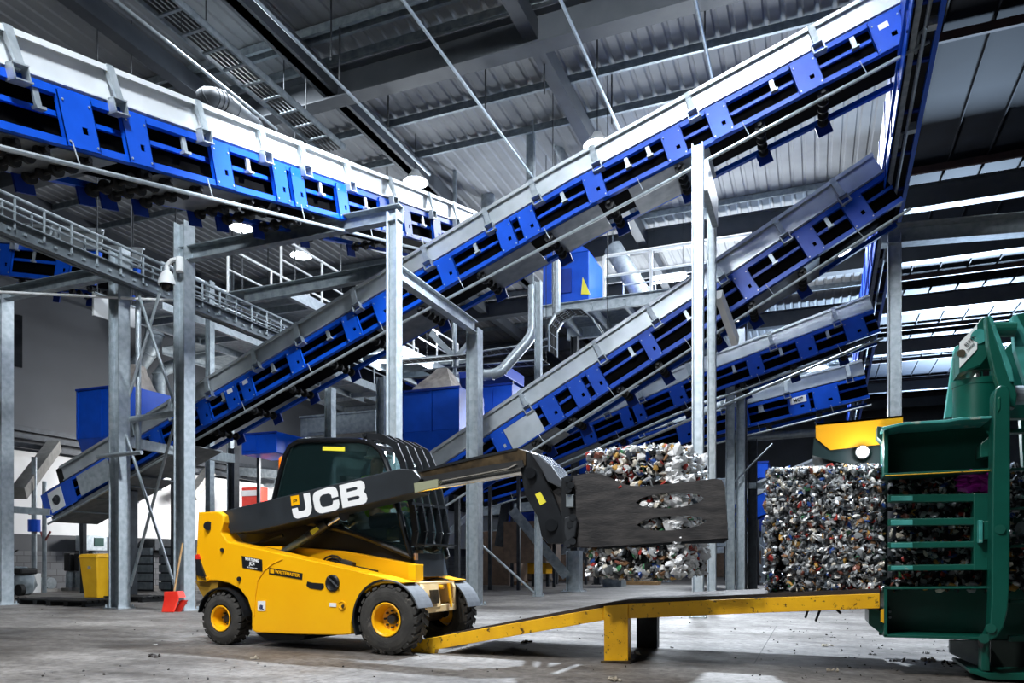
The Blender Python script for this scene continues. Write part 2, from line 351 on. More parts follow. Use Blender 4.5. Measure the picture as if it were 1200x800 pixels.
column(274, 0, 19.0, zat(274, 525, 19.0), 'dark column under the conveyor, nearer the red cabinet', .24, .24, dark)
column(246, 0, 22.0, zat(246, 545, 22.0), 'dark column in front of the white wall behind the boom pivot', .22, .22, dark)
column(152, 0, 13.3, zat(152, 520, 13.3), 'dark column close behind the left galvanised column', .24, .24, dark)
column(270, 0, 24.0, zat(270, 300, 24.0), 'thin far column left of the walkway ladder', .2, .2, galvd)
column(246, 0, 17.0, zat(246, 330, 17.0), 'thin dark column rising behind the dome camera column', .18, .18, galvd)
def beam(p0, p1, label, h=.26, b=.16, m=galvd, name='steel_beam', kind='c', up=(0, 0, 1), cat='beam', group=None, side=1):
    mb = MB()
    if kind == 'c': mb.cbeam(p0, p1, h, b, up, t=.016, side=side)
    elif kind == 'i': mb.ibeam(p0, p1, h, b, up, t=.016)
    elif kind == 'b': mb.bar(p0, p1, b, h, up)
    else: mb.tube([p0, p1], h / 2, 10)
    return tag(mb.build(name, m), label, cat, group)
def sub(p, z): q = V(p); q.z -= z; return q
beam(sub(W(213, 291, Y=YA), .13), sub(W(470, 240, Y=YA), .13), 'long grey beam from the camera column to the bright column', side=-1)
beam(sub(W(-20, 343, Y=YA), .13), sub(W(135, 310, Y=YA), .13), 'grey beam at the left edge joining the left column head', side=-1)
beam(W(284, 349, Y=14.2), W(552, 299, Y=14.2), 'second grey beam, lower and further back behind the bright column', h=.3, side=-1)
beam(W(466, 320, Y=10.75, ) , W(556, 384, Y=14.0), 'steel beam running back under the main conveyor to the rear column', h=.24, m=galv, kind='i')
beam(sub(W(1034, 268, Y=17.4), .16), sub(W(1320, 243, Y=17.4), .16), 'bright cross beam on the column behind the yellow hood', h=.4, b=.3, m=galv, side=-1)
beam(W(140, 493, Y=YA + .15), W(207, 484, Y=YA + .15), 'round brace tube between the two left columns', h=.12, kind='t', m=galv)
beam(W(147, 517, Y=YA + .3), W(209, 529, Y=YA + 2.3), 'angle beam passing under the conveyor tail between the left columns', h=.2, b=.1, m=galv)
beam(W(222, 530, Y=13.3), W(272, 537, Y=16.0), 'dark beam running right of the camera column under the conveyor', h=.22, b=.14)
for a, b_, lab in (((163, 347), (206, 478), 'upper thin brace rod leaning right between the left columns'), ((187, 343), (148, 475), 'upper thin brace rod leaning left between the left columns'),
                   ((147, 507), (204, 684), 'lower thin brace rod leaning right between the left columns'), ((206, 490), (153, 686), 'lower thin brace rod leaning left between the left columns')):
    beam(W(*a, Y=YA + (.05 if 'right' in lab else .12)), W(*b_, Y=YA + (.05 if 'right' in lab else .12)), lab, h=.055, kind='t', m=galv, name='brace_rod', cat='brace')
beam(W(162, 335, Y=YA + .25), W(162, 528, Y=YA + .25), 'vertical tube between the two left columns', h=.1, kind='t', m=galv, name='steel_tube', cat='tube')
beam(W(114, 535, Y=YA - .17), W(166, 530, Y=YA - .17), 'short horizontal tube across the left galvanised column', h=.08, kind='t', m=galv, name='steel_tube', cat='tube')
beam(W(0, 596, Y=YA + .2), W(60, 600, Y=YA + .4), 'pale rail from the left edge to the conveyor tail', h=.14, b=.08, m=galv)
beam(W(-20, 341, Y=9.6), W(206, 352, Y=10.9), 'thin white pipe hung across the left columns', h=.05, kind='t', m=white, name='service_pipe', cat='pipe')
beam(W(842, 345, Y=14.1), W(862, 400, Y=15.2), 'white knee brace right of the tall pair of columns', h=.2, b=.12, m=white, kind='b', name='knee_brace', cat='brace')
beam(W(826, 205, Y=12.45), W(838, 250, Y=13.8), 'gusset beam joining the heads of the tall pair of columns', h=.5, b=.1, m=galv, kind='b')
beam(W(860, 514, Y=24), W(1000, 503, Y=24), 'grey horizontal tube left of the yellow hood', h=.25, kind='t', m=galvd, name='steel_tube', cat='tube')
beam(W(874, 569, Y=24), W(905, 569, Y=24), 'pale crossbar touching the left side of the large bale', h=.18, b=.1, m=galv)
beam(W(650, 560, Y=19), W(1010, 405, Y=19.2), 'long thin diagonal tie crossing before the lower conveyors', h=.07, kind='t', m=galv, name='tie_rod', cat='brace')
beam(W(855, 570, Y=20.6), W(905, 520, Y=21.6), 'short thin diagonal tie left of the large bale', h=.05, kind='t', m=galv, name='tie_rod', cat='brace')
beam(W(600, 597, Y=20.4), W(664, 675, Y=21.1), 'diagonal brace down to the stub column', h=.28, b=.12, m=galvd, kind='b', name='diagonal_brace', cat='brace')
beam(W(564, 638, Y=17.5), W(626, 694, Y=18), 'thin diagonal tie behind the front wheels', h=.06, kind='t', m=galv, name='tie_rod', cat='brace')
beam(W(498, 646, Y=19.8), W(560, 596, Y=21), 'diagonal brace seen past the cab guard bars', h=.16, b=.1, m=galv, kind='b', name='diagonal_brace', cat='brace')
beam(W(22, 578, X=-20.6), W(64, 522, X=-22.2), 'pale angled concrete prop against the left wall', h=.35, b=.35, m=cement, kind='b', name='angled_prop', cat='prop')
beam(W(224, 582, X=-22.0), W(246, 552, X=-22.3), 'second pale angled prop right of the camera column', h=.35, b=.35, m=cement, kind='b', name='angled_prop', cat='prop')
# beam truss: V brace behind column at mid photo
beam(W(505, 390, Y=20.2), W(533, 419, Y=20.2), 'left leg of the small V brace behind the main conveyor', h=.16, b=.1, m=galv, kind='b', name='v_brace', cat='brace')
beam(W(560, 390, Y=20.2), W(534, 420, Y=20.2), 'right leg of the small V brace behind the main conveyor', h=.14, b=.1, m=galv, kind='b', name='v_brace', cat='brace')
beam(W(533, 375, Y=20.2) + V((0, 0, 5)), W(533, 440, Y=20.2), 'thin upright through the small V brace', h=.12, kind='t', m=galv, name='steel_tube', cat='tube')

# ------------------------------------------------------------------ conveyors
shade_black = mat('shade_black_interior', '#030304', '#060607', .9, 0, 5, spec=.05)  # near-black puts the frame's inner shade into the colour; belts share it
def conveyor(name, label, top, n, width, k, panels, brackets, struts=(), rollers=(), pans=(), conduit=True, cat='conveyor', pw=.36, colour=None, back=True, s_end=None, sheets=(), bright=None, group=None, lowcb=None, f0=0):
    bl = colour or blue; sh = bright or sheet
    n = V(n).normalized(); top = [V(p) for p in top]; seg = []; s = 0
    for a, b in zip(top[:-1], top[1:]):
        t = (b - a).normalized(); q = n.cross(t); q = q if q.z < 0 else -q; L = (b - a).length; seg.append((s, s + L, a, t, q)); s += L
    Ltot = s; bends = [g[0] for g in seg[1:]]
    def P(s, v, w):
        for g in seg:
            if s <= g[1] or g is seg[-1]: break
        i = seg.index(g); q = g[4]
        for j, bs in enumerate(bends):
            if abs(s - bs) < 1e-6: q = ((seg[j][4] + seg[j + 1][4]) / 2).normalized()
        return g[2] + g[3] * (s - g[0]) + q * v * k + n * w
    def cb(mb, s0, s1, v0, v1, w0, w1, mi=0):
        cuts = [s0] + [b for b in bends if s0 + 1e-4 < b < s1 - 1e-4] + [s1]
        for a, b in zip(cuts[:-1], cuts[1:]):
            mb.hexa([P(a, v1, w0), P(b, v1, w0), P(b, v1, w1), P(a, v1, w1), P(a, v0, w0), P(b, v0, w0), P(b, v0, w1), P(a, v0, w1)], mi)
        return mb
    def S(px, v=.65):
        lo, hi = 0, Ltot; flo = pxof(P(0, v, 0))[0]; fhi = pxof(P(Ltot, v, 0))[0]
        for _ in range(40):
            m_ = (lo + hi) / 2; f = pxof(P(m_, v, 0))[0]
            if (f < px) == (fhi > flo): lo = m_
            else: hi = m_
        return (lo + hi) / 2
    base = P(Ltot / 2, 1, width / 2); root = thing(name, label, cat, base, group)
    E = .01
    for w, sg in ((0, 1), (width, -1)):
        mb = MB(); cb(mb, f0, Ltot, 0, .36, w - .006, w + .006); cb(mb, f0, Ltot, -.012, .012, w - .07 * (sg > 0), w + .07 * (sg < 0)); cb(mb, f0, Ltot, .33, .35, w - .05 * (sg > 0), w + .05 * (sg < 0))
        cb(mb, f0, Ltot, .012, .05, w - .07 * (sg > 0) - .004, w - .07 * (sg > 0) + .004) if sg > 0 else None
        mb.build('side_sheet', sh, root)
        d = (w - .04, w + .05) if sg > 0 else (w - .05, w + .04)
        cb(MB(), 0, Ltot, .38, .46, *d).build('top_rail', bl, root)
        cb(MB(), 0, Ltot, .875, .95, *d).build('bottom_rail', bl, root)
        if sg > 0: cb(MB(), 0, Ltot, .60, .65, w + .04, w + .09).build('middle_rail', bl, root)
    cb(MB(), 0, Ltot, .30, .33, .06, width - .06).build('belt', shade_black, root)
    cb(MB(), 0, Ltot, .80, .815, .09, width - .09).build('return_belt', shade_black, root)
    cb(MB(), 0, Ltot, .37, .86, .12, .135).build('shade_plate', shade_black, root)  # added dark sheet standing in for shade inside the frame
    for px in panels:
        pxx, wd = px if isinstance(px, tuple) else (px, pw); s = S(pxx); a, b = s - wd / 2, s + wd / 2; mb = MB(); w0, w1 = -.056, -.044
        h0, h1 = a + wd * .55, a + wd * .72
        if a < .02: continue
        cb(mb, a + .03, b - .03, .40, .42, w0, w1); cb(mb, a, b, .42, .72, w0, w1); cb(mb, a, h0, .72, .79, w0, w1); cb(mb, h1, b, .72, .79, w0, w1); cb(mb, a, b, .79, .945, w0, w1)
        cb(mb, a, a + .012, .42, .94, w0, 0); cb(mb, b - .012, b, .42, .94, w0, 0)
        for sv in ((a + .04, .90), (b - .04, .90), (a + .05, .50), (b - .05, .50)):
            p = P(sv[0], sv[1], w0); mb.cyl(p + n * .004, p - n * .012, .012, 6, 1)
        mb.build('side_panel', [bl, galv], root)
    for px in brackets:
        s = S(px, .3); mb = MB()
        mb.hexa([P(s - .05, .32, -.13), P(s + .05, .32, -.13), P(s + .05, .32, -.11), P(s - .05, .32, -.11), P(s - .05, -.02, -.08), P(s + .05, -.02, -.08), P(s + .05, -.02, -.0), P(s - .05, -.02, -.0)])
        cb(mb, s - .10, s + .08, .33, .345, -.15, -.0); cb(mb, s - .10, s - .085, .33, .48, -.14, -.0); cb(mb, s + .065, s + .08, .33, .48, -.14, -.0); cb(mb, s - .1, s + .10, .47, .485, -.14, -.0)
        mb.build('bracket', galv, root)
    for px in struts:
        s = S(px, .55); mb = MB(); cb(mb, s - .035, s + .035, .42, .64, -.02, .01); cb(mb, s - .05, s + .06, .63, .66, -.05, .03); mb.build('idler_bracket', galv, root)
    for px in rollers:
        s = S(px, 1.0); mb = MB(); mb.cyl(P(s, 1.0, .05), P(s, 1.0, width - .05), .03, 8)
        for j in range(5):
            w = .14 + (width - .28) * j / 4
            for r_, dw in ((.085, .0), (.055, .05)): mb.cyl(P(s, 1.0, w + dw - .02), P(s, 1.0, w + dw + .02), r_, 14)
        mb.build('return_roller', black, root)
        cb(MB(), s - .12, s + .12, .94, 1.16, width - .03, width + .0).build('roller_hanger', lowcb or blued, root)
    for a, b in pans:
        sa, sb = sorted((S(a, .95), S(b, .95))); cb(MB(), sa, sb, .955, .965, .04, width - .04).build('belly_pan', belly, root)
    for a, b in sheets:
        sa, sb = sorted((S(a), S(b))); cb(MB(), sa, sb, .47, .93, -.05, -.04).build('cover_sheet', sheet, root)
    if conduit:
        MB().tube([P(0, 1.14, -.07), P(Ltot * .5, 1.14, -.07), P(Ltot, 1.14, -.07)], .028, 8).build('conduit', galv, root)
        ns = int(Ltot / 1.8)
        for j in range(ns):
            s = (j + .5) * Ltot / ns; MB().tube([P(s, .9, -.06), P(s + .03, 1.15, -.07)], .008, 6).build('conduit_hanger', galv, root)
    if s_end:
        for e in s_end:
            s = 0 if e == 0 else Ltot
            MB().cyl(P(s, .55, .02), P(s, .55, width - .02), .22 * k, 24).build('drum', black, root)
    root_P = P
    return root, P, S, Ltot, cb
YC = 12.75
topA = [W(46, 563, Y=YC), W(655, 195, Y=YC), W(1057, -25, Y=YC)]
A, PA, SA, LA, cbA = conveyor('inclined_conveyor', 'long blue and galvanised conveyor rising from lower left to the top right', topA, (0, 1, 0), 1.1, 1.0,
    [(1040, .46), (945, .40), 843, 790, 697, (620, .34), (594, .34), 525, 449, 413, 347, (291, .33), (273, .33), 241, 185],
    [957, 812, 700, 630, 575, 503, 420, 353, 303, 248, 205, 160], [1000, 905, 760, 735, 660, 558, 480, 385, 320, 262, 215], [965, 890, 795, 712, 640, 560, 490, 430, 380, 330, 285, 240],
    [(60, 208), (735, 830), (640, 700), (560, 620), (440, 500)], f0=.82)
# tail of the main conveyor: end plate, bearing plate, cover sheet, wide pan below
mb = MB(); cbA(mb, .0, 1.12, .40, 1.0, -.075, -.062); mb.build('tail_frame', blue, A)
mb = MB(); cbA(mb, .25, .72, .46, .96, -.09, -.077); mb.build('bearing_plate', white, A)
c = PA(.5, .72, -.09); MB().lathe(c, (0, -1, 0), [(0, .09), (.05, .08), (.06, .03), (.11, .02), (.12, 0)], 20).build('tail_bearing', dark, A, smooth=True)
s0, s1 = SA(95), SA(131); mb = MB(); cbA(mb, s0, s1, .44, .94, -.075, -.064); mb.build('cover_sheet', galv, A)
mb = MB(); cbA(mb, .1, SA(150), 1.1, 1.13, 0, 1.2); cbA(mb, .1, SA(150), 1.0, 1.12, -.02, 0); mb.build('spill_tray', belly, A)
cbA(MB(), SA(150), SA(209), 1.02, 1.05, 0, 1.2).build('spill_tray', belly, A)
for ss in (.8, 1.6, 2.4): cbA(MB(), ss, ss + .03, 1.13, 1.16, 0, 1.2).build('tray_rib', galvd, A)
mb = MB(); cbA(mb, .62, .84, -.02, .4, .0, .03); mb.build('feed_flap', black, A)

XB = -7.3
topB = [W(-60, 9, X=XB), W(556, 249, X=XB)]
conveyor('inclined_conveyor', 'white sided blue conveyor descending from the upper left edge toward the middle', topB, (-1, 0, 0), 1.15, 1.0,
    [(88, .42), (157, .36), (257, .36), (326, .33), (347, .33), (399, .33), (448, .33), (475, .3), (510, .36)],
    [12, 130, 232, 305, 352, 405, 456, 502, 530], [42, 215, 290, 375, 428, 462, 495], [25, 60, 110, 180, 205, 240, 300, 330, 370, 420, 470], [(-50, 60), (70, 140), (190, 300)], bright=mat('pale_zinc_sheet', '#d3d7d9', '#dee1e3', .42, .25, 3))
YD = 15.6
conveyor('inclined_conveyor', 'steep conveyor with galvanised side under the main one, ending high at right', [W(496, 536, Y=YD), W(1022, 181, Y=YD)], (0, 1, 0), 1.15, 1.15,
    [(1004, .4), (948, .36), (873, .34), (762, .3), (700, .33), (679, .36), (647, .4), (588, .36)], [986, 918, 845, 768, 705, 618, 560], [970, 905, 805, 740], [940, 880, 835, 770, 725, 668, 625], [(560, 650), (880, 960)], colour=mat('mid_blue_paint', '#073fa4', '#0a47b2', .42, 0, 3, spec=.3), sheets=[(588, 632)])
YE = 20.2
conveyor('inclined_conveyor', 'third rising conveyor, its upper end left of the column behind the hood', [W(600, 520, Y=YE), W(810, 425, Y=YE), W(1018, 346, Y=YE)], (0, 1, 0), 1.2, 1.0,
    [(1002, .5), (945, .45), (885, .4), (795, .42), (748, .4), (736, .4), (690, .4)], [980, 905, 810, 752, 712], [970, 915, 860], [990, 930, 870, 800, 720], [(640, 700)])
YF = 23.4
FC, PF, SF, LF, cbF = conveyor('inclined_conveyor', 'lowest rising conveyor with a small plate, just above left of the yellow hood', [W(560, 552, Y=YF), W(810, 474, Y=YF), W(1010, 422, Y=YF)], (0, 1, 0), 1.2, 1.15,
    [(968, .7), (936, .6), (868, .5), (804, .55), (735, .5), (680, .5)], [995, 922, 848, 786, 752, 700], [955, 893, 890], [960, 900, 780, 700], [(600, 700)])
conveyor('inclined_conveyor', 'short far blue conveyor at the left edge above the grey beam', [W(-20, 260, Y=12.9), W(122, 270, Y=12.9)], (0, 1, 0), 1.1, 1.35,
    [(8, .5), (76, .5)], [22, 60], [40, 100], [20, 60, 100], conduit=False)
conveyor('inclined_conveyor', 'far conveyor rising behind the columns at lower right, right of the stub beams', [W(800, 600, Y=27.3), W(960, 535, Y=27.3)], (0, 1, 0), 1.2, 1.2, [(895, .8), (845, .8)], [920, 870], conduit=False)

s_ = SF(936); pl_ = cbF(MB(), s_ - .22, s_ + .22, .50, .66, -.064, -.058).build('number_plate', white, FC)
text('MC9', .14, PF(s_, .58, -.07), PF(1, 0, 0) - PF(0, 0, 0), (0, 0, 1), blackp, pl_, bold=.004)
for px_, v0_ in ((1037, .52), (291, .5), (273, .5)):
    s_ = SA(px_); cbA(MB(), s_ - .07, s_ + .07, v0_, v0_ + .09, -.062, -.057).build('data_plate', white, A)

# overhead collecting conveyor at right, running away from the camera
D0, D1 = W(1104, 0, X=1.62), W(1006, 492, X=1.62); dd = (D1 - D0).normalized(); D0 = D0 - dd * 3.2
D = thing('overhead_conveyor', 'high blue trough conveyor running away at right, fed by the rising conveyors', 'conveyor', D0)
Ld = (D1 - D0).length; qd = V((1, 0, 0)).cross(dd); qd = qd if qd.z > 0 else -qd
def PD(s, w, z): return D0 + dd * s + V((w, 0, 0)) + qd * z
def cd(mb, s0, s1, w0, w1, z0, z1, mi=0):
    return mb.hexa([PD(s0, w0, z0), PD(s1, w0, z0), PD(s1, w1, z0), PD(s0, w1, z0), PD(s0, w0, z1), PD(s1, w0, z1), PD(s1, w1, z1), PD(s0, w1, z1)], mi)
cd(MB(), 0, Ld, -.42, -.40, -.35, 1.1).build('side_plate', blue, D)
cd(MB(), 0, Ld, 0, .02, 0, .9).build('side_plate', blued, D)
mb = MB(); cd(mb, 0, Ld, -.01, .06, -.03, .05); cd(mb, 0, Ld, -.46, -.4, -.03, .05); mb.build('bottom_rail', blue, D)
cd(MB(), 0, Ld, -.40, 0, .12, .14).build('return_belt', black, D)
cd(MB(), 0, Ld, -.40, 0, .55, .58).build('belt', black, D)
for j in range(20):
    s = .8 + j * (Ld - 1) / 20
    mb = MB(); cd(mb, s, s + .06, -.44, -.42, -.34, 1.1); cd(mb, s, s + .06, -.42, .02, .02, .06); mb.build('stiffener', blued, D)
    if j % 2 == 0:
        mb = MB(); cd(mb, s + .3, s + .42, -.02, -.14, -.12, .02); mb.tube([PD(s + .3, -.1, -.1), PD(s + .7, -.2, .1), PD(s + 1.1, -.2, .1)], .025, 6); mb.build('bracket', galv, D)
MB().tube([PD(0, -.15, -.02), PD(Ld, -.15, -.02)], .03, 8).build('conduit', galv, D)
cd(MB(), 0, Ld, -.32, -.24, .0, .03).build('cable_tray', galv, D)
# ------------------------------------------------------------------ telehandler
TO = W(455, 768, Z=0); TR = W(263, 756, Z=0)
uu = (TO - TR); uu.z = 0; uu.normalize(); nn = V((-uu.y, uu.x, 0))
if nn.y < 0: nn = -nn
CAMP = V((0, 0, H))
def T(px, py, w):
    r = W(px, py, d=1) - CAMP; t = ((TO + nn * w - CAMP).dot(nn)) / r.dot(nn); return CAMP + r * t
def TP(pts, w): return [T(x, y, w) for x, y in pts]
def tprism(mb, pts, w0, w1, mi=0): return mb.prism(TP(pts, w0), nn * (w1 - w0), mi)
TL = thing('telehandler', 'yellow and black compact telehandler with a bale clamp at the front', 'telehandler', (TO + TR) / 2 + nn * .6)
Z3 = V((0, 0, 1))
def L3(base, du, dw, dz): return V(base) + uu * du + nn * dw + Z3 * dz
# wheels
def wheel(c, r, wd, rimr, inward=1):
    c = V(c); ax = nn * inward
    prof = [(rimr, .03), (rimr + .03, .0), (rimr + .07, -.004), (r - .07, .0), (r - .035, .012), (r - .02, .04), (r - .02, wd - .04), (r - .035, wd - .012), (r - .07, wd), (rimr + .03, wd), (rimr, wd - .03)]
    mb = MB().lathe(c, ax, prof, 48); N = 22
    for i in range(N):
        for side in (0, 1):
            a = 2 * pi * (i + .5 * side) / N; da = pi / N * .68
            def q(an, rr, h): return c + ax * h + (uu * cos(an) + Z3 * sin(an)) * rr
            h0, h1, sk = (.006, wd * .56, .18) if side == 0 else (wd - .006, wd * .44, .18)
            mb.hexa([q(a - da, r - .03, h0), q(a + da, r - .03, h0), q(a + da * .8 + sk, r - .03, h1), q(a - da * .8 + sk, r - .03, h1),
                     q(a - da * .9, r - .004, h0 + (.012 if side == 0 else -.012)), q(a + da * .9, r - .004, h0 + (.012 if side == 0 else -.012)), q(a + da * .7 + sk, r, h1), q(a - da * .7 + sk, r, h1)])
    w = mb.build('wheel', tyre, TL, smooth=False)
    MB().lathe(c, ax, [(rimr + .012, .004), (rimr + .004, .0), (rimr - .012, .01), (rimr - .02, .05), (rimr - .04, .12), (rimr * .55, .13), (.055, .135)], 40).build('rim', yel, w, smooth=True)
    mb = MB(); mb.lathe(c, ax, [(0, .09), (.04, .09), (.05, .10), (.055, .14)], 20); mb.build('hub', dark, w, smooth=True)
    mb = MB()
    for i in range(8):
        a = 2 * pi * i / 8; p = c + ax * .125 + (uu * cos(a) + Z3 * sin(a)) * rimr * .52; mb.cyl(p, p - ax * .025, .012, 6)
        mb.build('wheel_nut', dark, w); mb = MB()
    return w
cF = T(452, 726, 0); cR = T(258, 724.5, 0); rF, rR = cF.z, cR.z
wheel(cF, rF, .26, .155); wheel(cR, rR, .22, .13)
wheel(L3(cF, 0, 1.27, 0), rF, .26, .155, -1); wheel(L3(cR, 0, 1.27, 0), rR, .22, .13, -1)
# side pods of the body
body = [(233, 600), (255, 599), (261, 603), (262, 612), (259, 624), (266, 634), (300, 642), (340, 651), (400, 664), (445, 675), (464, 680), (476, 682), (470, 684), (450, 683), (434, 687), (422, 698), (415, 712), (411, 730), (411, 743), (400, 744), (350, 743), (300, 741), (295, 738),
        (295, 718), (290, 702), (281, 690), (268, 683), (254, 680), (232, 680), (229, 664), (231, 630)]
mb = MB(); tprism(mb, body, .02, .26); mb.build('side_body', yel, TL, bevel=.012)
MB().prism([p + nn * .97 for p in TP(body, .02)], nn * .24).build('side_body', yel, TL)
mb = MB(); tprism(mb, [(262, 640), (400, 668), (470, 684), (470, 730), (415, 738), (290, 735), (262, 690)], .27, .98); mb.build('chassis', blackp, TL)
# line of the pressed edge, pins, plugs, lamp
mb = MB(); mb.tube([T(x, y, .016) for x, y in [(331, 655), (320, 660), (310, 668), (302, 680), (299, 700), (298, 722)]], .006, 6); mb.build('pressed_seam', yel, TL)
for x, y, r in ((244, 616, .05), (260, 644, .02), (280, 678, .024)):
    MB().cyl(T(x, y, .03), T(x, y, -.0), r, 18).build('pivot_pin' if r > .04 else 'body_plug', blackp, TL)
p = T(390, 683, .02); mb = MB(); mb.lathe(p, -nn, [(.085, 0), (.085, .012), (.07, .02), (.045, .005), (0, .005)], 28); mb.build('filler_recess', blackp, TL, smooth=True)
mb = MB(); mb.tube([T(384, 676, .0), T(396, 688, .0)], .012, 8); mb.build('filler_handle', dark, TL)
p = T(401, 709, .018); MB().lathe(p, -nn, [(.045, 0), (.045, .01), (.036, .012), (.03, .004), (0, .004)], 24).build('cap_ring', yel, TL, smooth=True)
MB().cyl(T(402, 710, .016), T(402, 710, -.0), .018, 12).build('round_cap', brass, TL)
mb = MB(); tprism(mb, [(229, 655), (233, 655), (242, 680), (230, 680)], -.0, .26); mb.build('tail_lamp', blackp, TL)
mb = MB(); tprism(mb, [(229, 650), (232, 649), (234, 655), (229, 655)], .0, .2); mb.build('tail_lamp_lens', red, TL)
mb = MB(); tprism(mb, [(230, 674), (243, 676), (243, 681), (231, 680)], .0, .26); mb.build('rear_corner_panel', yel, TL)
mb = MB(); tprism(mb, [(229, 681), (256, 681), (254, 692), (240, 702), (234, 692)], .05, 1.15); mb.build('counterweight', mat('shaded_yellow_cast', '#8a6a1a', '#9a7620', .6, 0, 5), TL)  # yellow casting with the shade under the body mixed into its colour
mb = MB(); tprism(mb, [(300, 742), (360, 744), (352, 750), (310, 748)], .1, .9); mb.build('belly_guard', black, TL)
# rear tower cheeks (second cheek beyond the boom)
mb = MB(); tprism(mb, [(233, 600), (257, 599), (263, 607), (266, 634), (240, 650), (231, 640)], .46, .54); mb.build('rear_cheek', yel, TL)
mb = MB(); tprism(mb, [(262, 618), (300, 618), (385, 600), (408, 624), (478, 640), (483, 652), (483, 661), (400, 645), (330, 640), (262, 640)], .5, .54); mb.build('engine_cover', blackp, TL)
# inner deck with the square box at its front end
mb = MB(); tprism(mb, [(330, 640), (400, 645), (470, 658), (487, 661), (487, 684), (470, 690), (400, 672), (330, 655)], .40, .49); mb.build('inner_deck', yel, TL, bevel=.008)
mb = MB(); tprism(mb, [(478, 662), (487, 661), (487, 680), (478, 680)], .27, .42); mb.build('deck_box', yel, TL, bevel=.006)
mb = MB(); tprism(mb, [(411, 662), (440, 668), (440, 673), (411, 668)], .33, .38); mb.build('hose_guard', blackp, TL)
for i in range(6):
    r = 17 - 2.4 * i; pts = []
    for j in range(9):
        a = pi * (1.02 - j / 8); pts.append(T(390 + r * cos(a) + i * .6, 668 - r * 1.25 * sin(a) + 4, .36 + .012 * i))
    MB().tube(pts, .011, 8).build('hydraulic_hose', black, TL)
mb = MB(); tprism(mb, [(400, 655), (413, 659), (413, 668), (400, 664)], .3, .36); mb.build('hose_block', dark, TL)
# boom
boomp = [(259, 599), (467, 549), (484, 550), (494, 561), (485, 569), (485, 577), (380, 603), (300, 622), (270, 625)]
w0, w1 = .10, .40
mb = MB(); tprism(mb, boomp, w0, w1); boom = mb.build('boom', mat('boom_black_paint', '#23272b', '#2b3035', .42, 0, 4), TL, bevel=.01)
mb = MB(); mb.prism([T(488, 552, .16), T(560, 535, .16), T(607, 525, .16), (T(616, 529, .16)), T(616, 545, .16), T(560, 556, .16), T(488, 568, .16)], nn * .2); mb.build('inner_boom', brass, TL)
mb = MB(); mb.tube([T(486, 574, .15), T(560, 561, .15), T(612, 552, .15)], .035, 12); mb.tube([T(486, 569, .14), T(560, 555, .14), T(596, 548, .14), T(606, 543, .14)], .012, 8); mb.build('extension_ram', chrome, TL, smooth=True)
mb = MB(); tprism(mb, [(485, 566), (513, 561), (513, 570), (486, 577)], .09, .11); mb.build('wear_pad', mat('pad_olive_paint', '#8f9278', None, .5), TL)
# letters on the boom side
from mathutils.geometry import tessellate_polygon
def decal(polys, w, m, name, parent):
    mb = MB()
    for loops in polys:
        L_ = [[T(320 + x / 10, 560 + y / 10, w) for x, y in l] for l in loops]; mb.holed(L_[0], L_[1:], -nn * .0015)
    return mb.build(name, m, parent)
J_ = [(355, 185), (430, 170), (455, 340), (448, 400), (432, 428), (405, 448), (290, 475), (262, 468), (240, 445), (228, 400), (222, 360), (288, 345), (295, 375), (310, 390), (360, 380), (380, 365), (383, 340)]
Cc = [(765, 215), (690, 235), (680, 195), (650, 180), (580, 195), (552, 220), (545, 260), (560, 320), (575, 337), (600, 340), (670, 325), (700, 305), (705, 265), (770, 250), (780, 300), (772, 350), (735, 378), (580, 412), (545, 410), (510, 390), (490, 360), (468, 250), (470, 200), (490, 165), (520, 150), (650, 105), (705, 100), (738, 118), (758, 160)]
Bo = [(775, 85), (1000, 30), (1030, 28), (1055, 40), (1075, 75), (1078, 120), (1062, 160), (1092, 188), (1105, 240), (1092, 282), (1060, 303), (815, 352)]
Bh1 = [(860, 127), (960, 104), (982, 106), (990, 122), (980, 137), (862, 167)][::-1]; Bh2 = [(872, 234), (985, 207), (1008, 210), (1016, 228), (1000, 246), (880, 272)][::-1]
for nm, pl in (('letter_j', [J_]), ('letter_c', [Cc]), ('letter_b', [Bo, Bh1, Bh2])): decal([pl], w0 - .001, white, 'lettering', boom)
decal([[[(205, 215), (300, 198), (312, 308), (218, 328)]]], w0 - .001, yel, 'small_square_badge', boom)
ub = (T(460, 551, w0) - T(300, 589, w0)).normalized()
text('JCB', .034, T(345.8, 586.3, w0 - .004), ub, Z3, blackp, boom)
# lift ram
mb = MB(); mb.tube([T(331, 648, .3), T(372, 621, .3)], .042, 14); lr = mb.build('lift_ram', mat('ram_grey_paint', '#4c5a63', None, .35, .3), TL, smooth=True)
MB().tube([T(362, 628, .3), T(384, 613, .3)], .052, 14).build('ram_gland', blackp, lr, smooth=True)
MB().tube([T(382, 616, .3), T(402, 603, .3)], .028, 12).build('ram_rod', chrome, lr, smooth=True)
MB().cyl(T(403, 604, .24), T(403, 604, .36), .055, 18).build('ram_eye', dark, lr, smooth=True)
mb = MB(); tprism(mb, [(363, 622), (371, 617), (374, 620), (366, 627)], .245, .25); mb.build('ram_sticker', mat('sticker_yellow', '#e8dc3c', None, .5), lr)
MB().tube([T(262, 640, .35), T(300, 637, .35), T(332, 627, .35)], .02, 8).build('rear_ram', dark, TL)
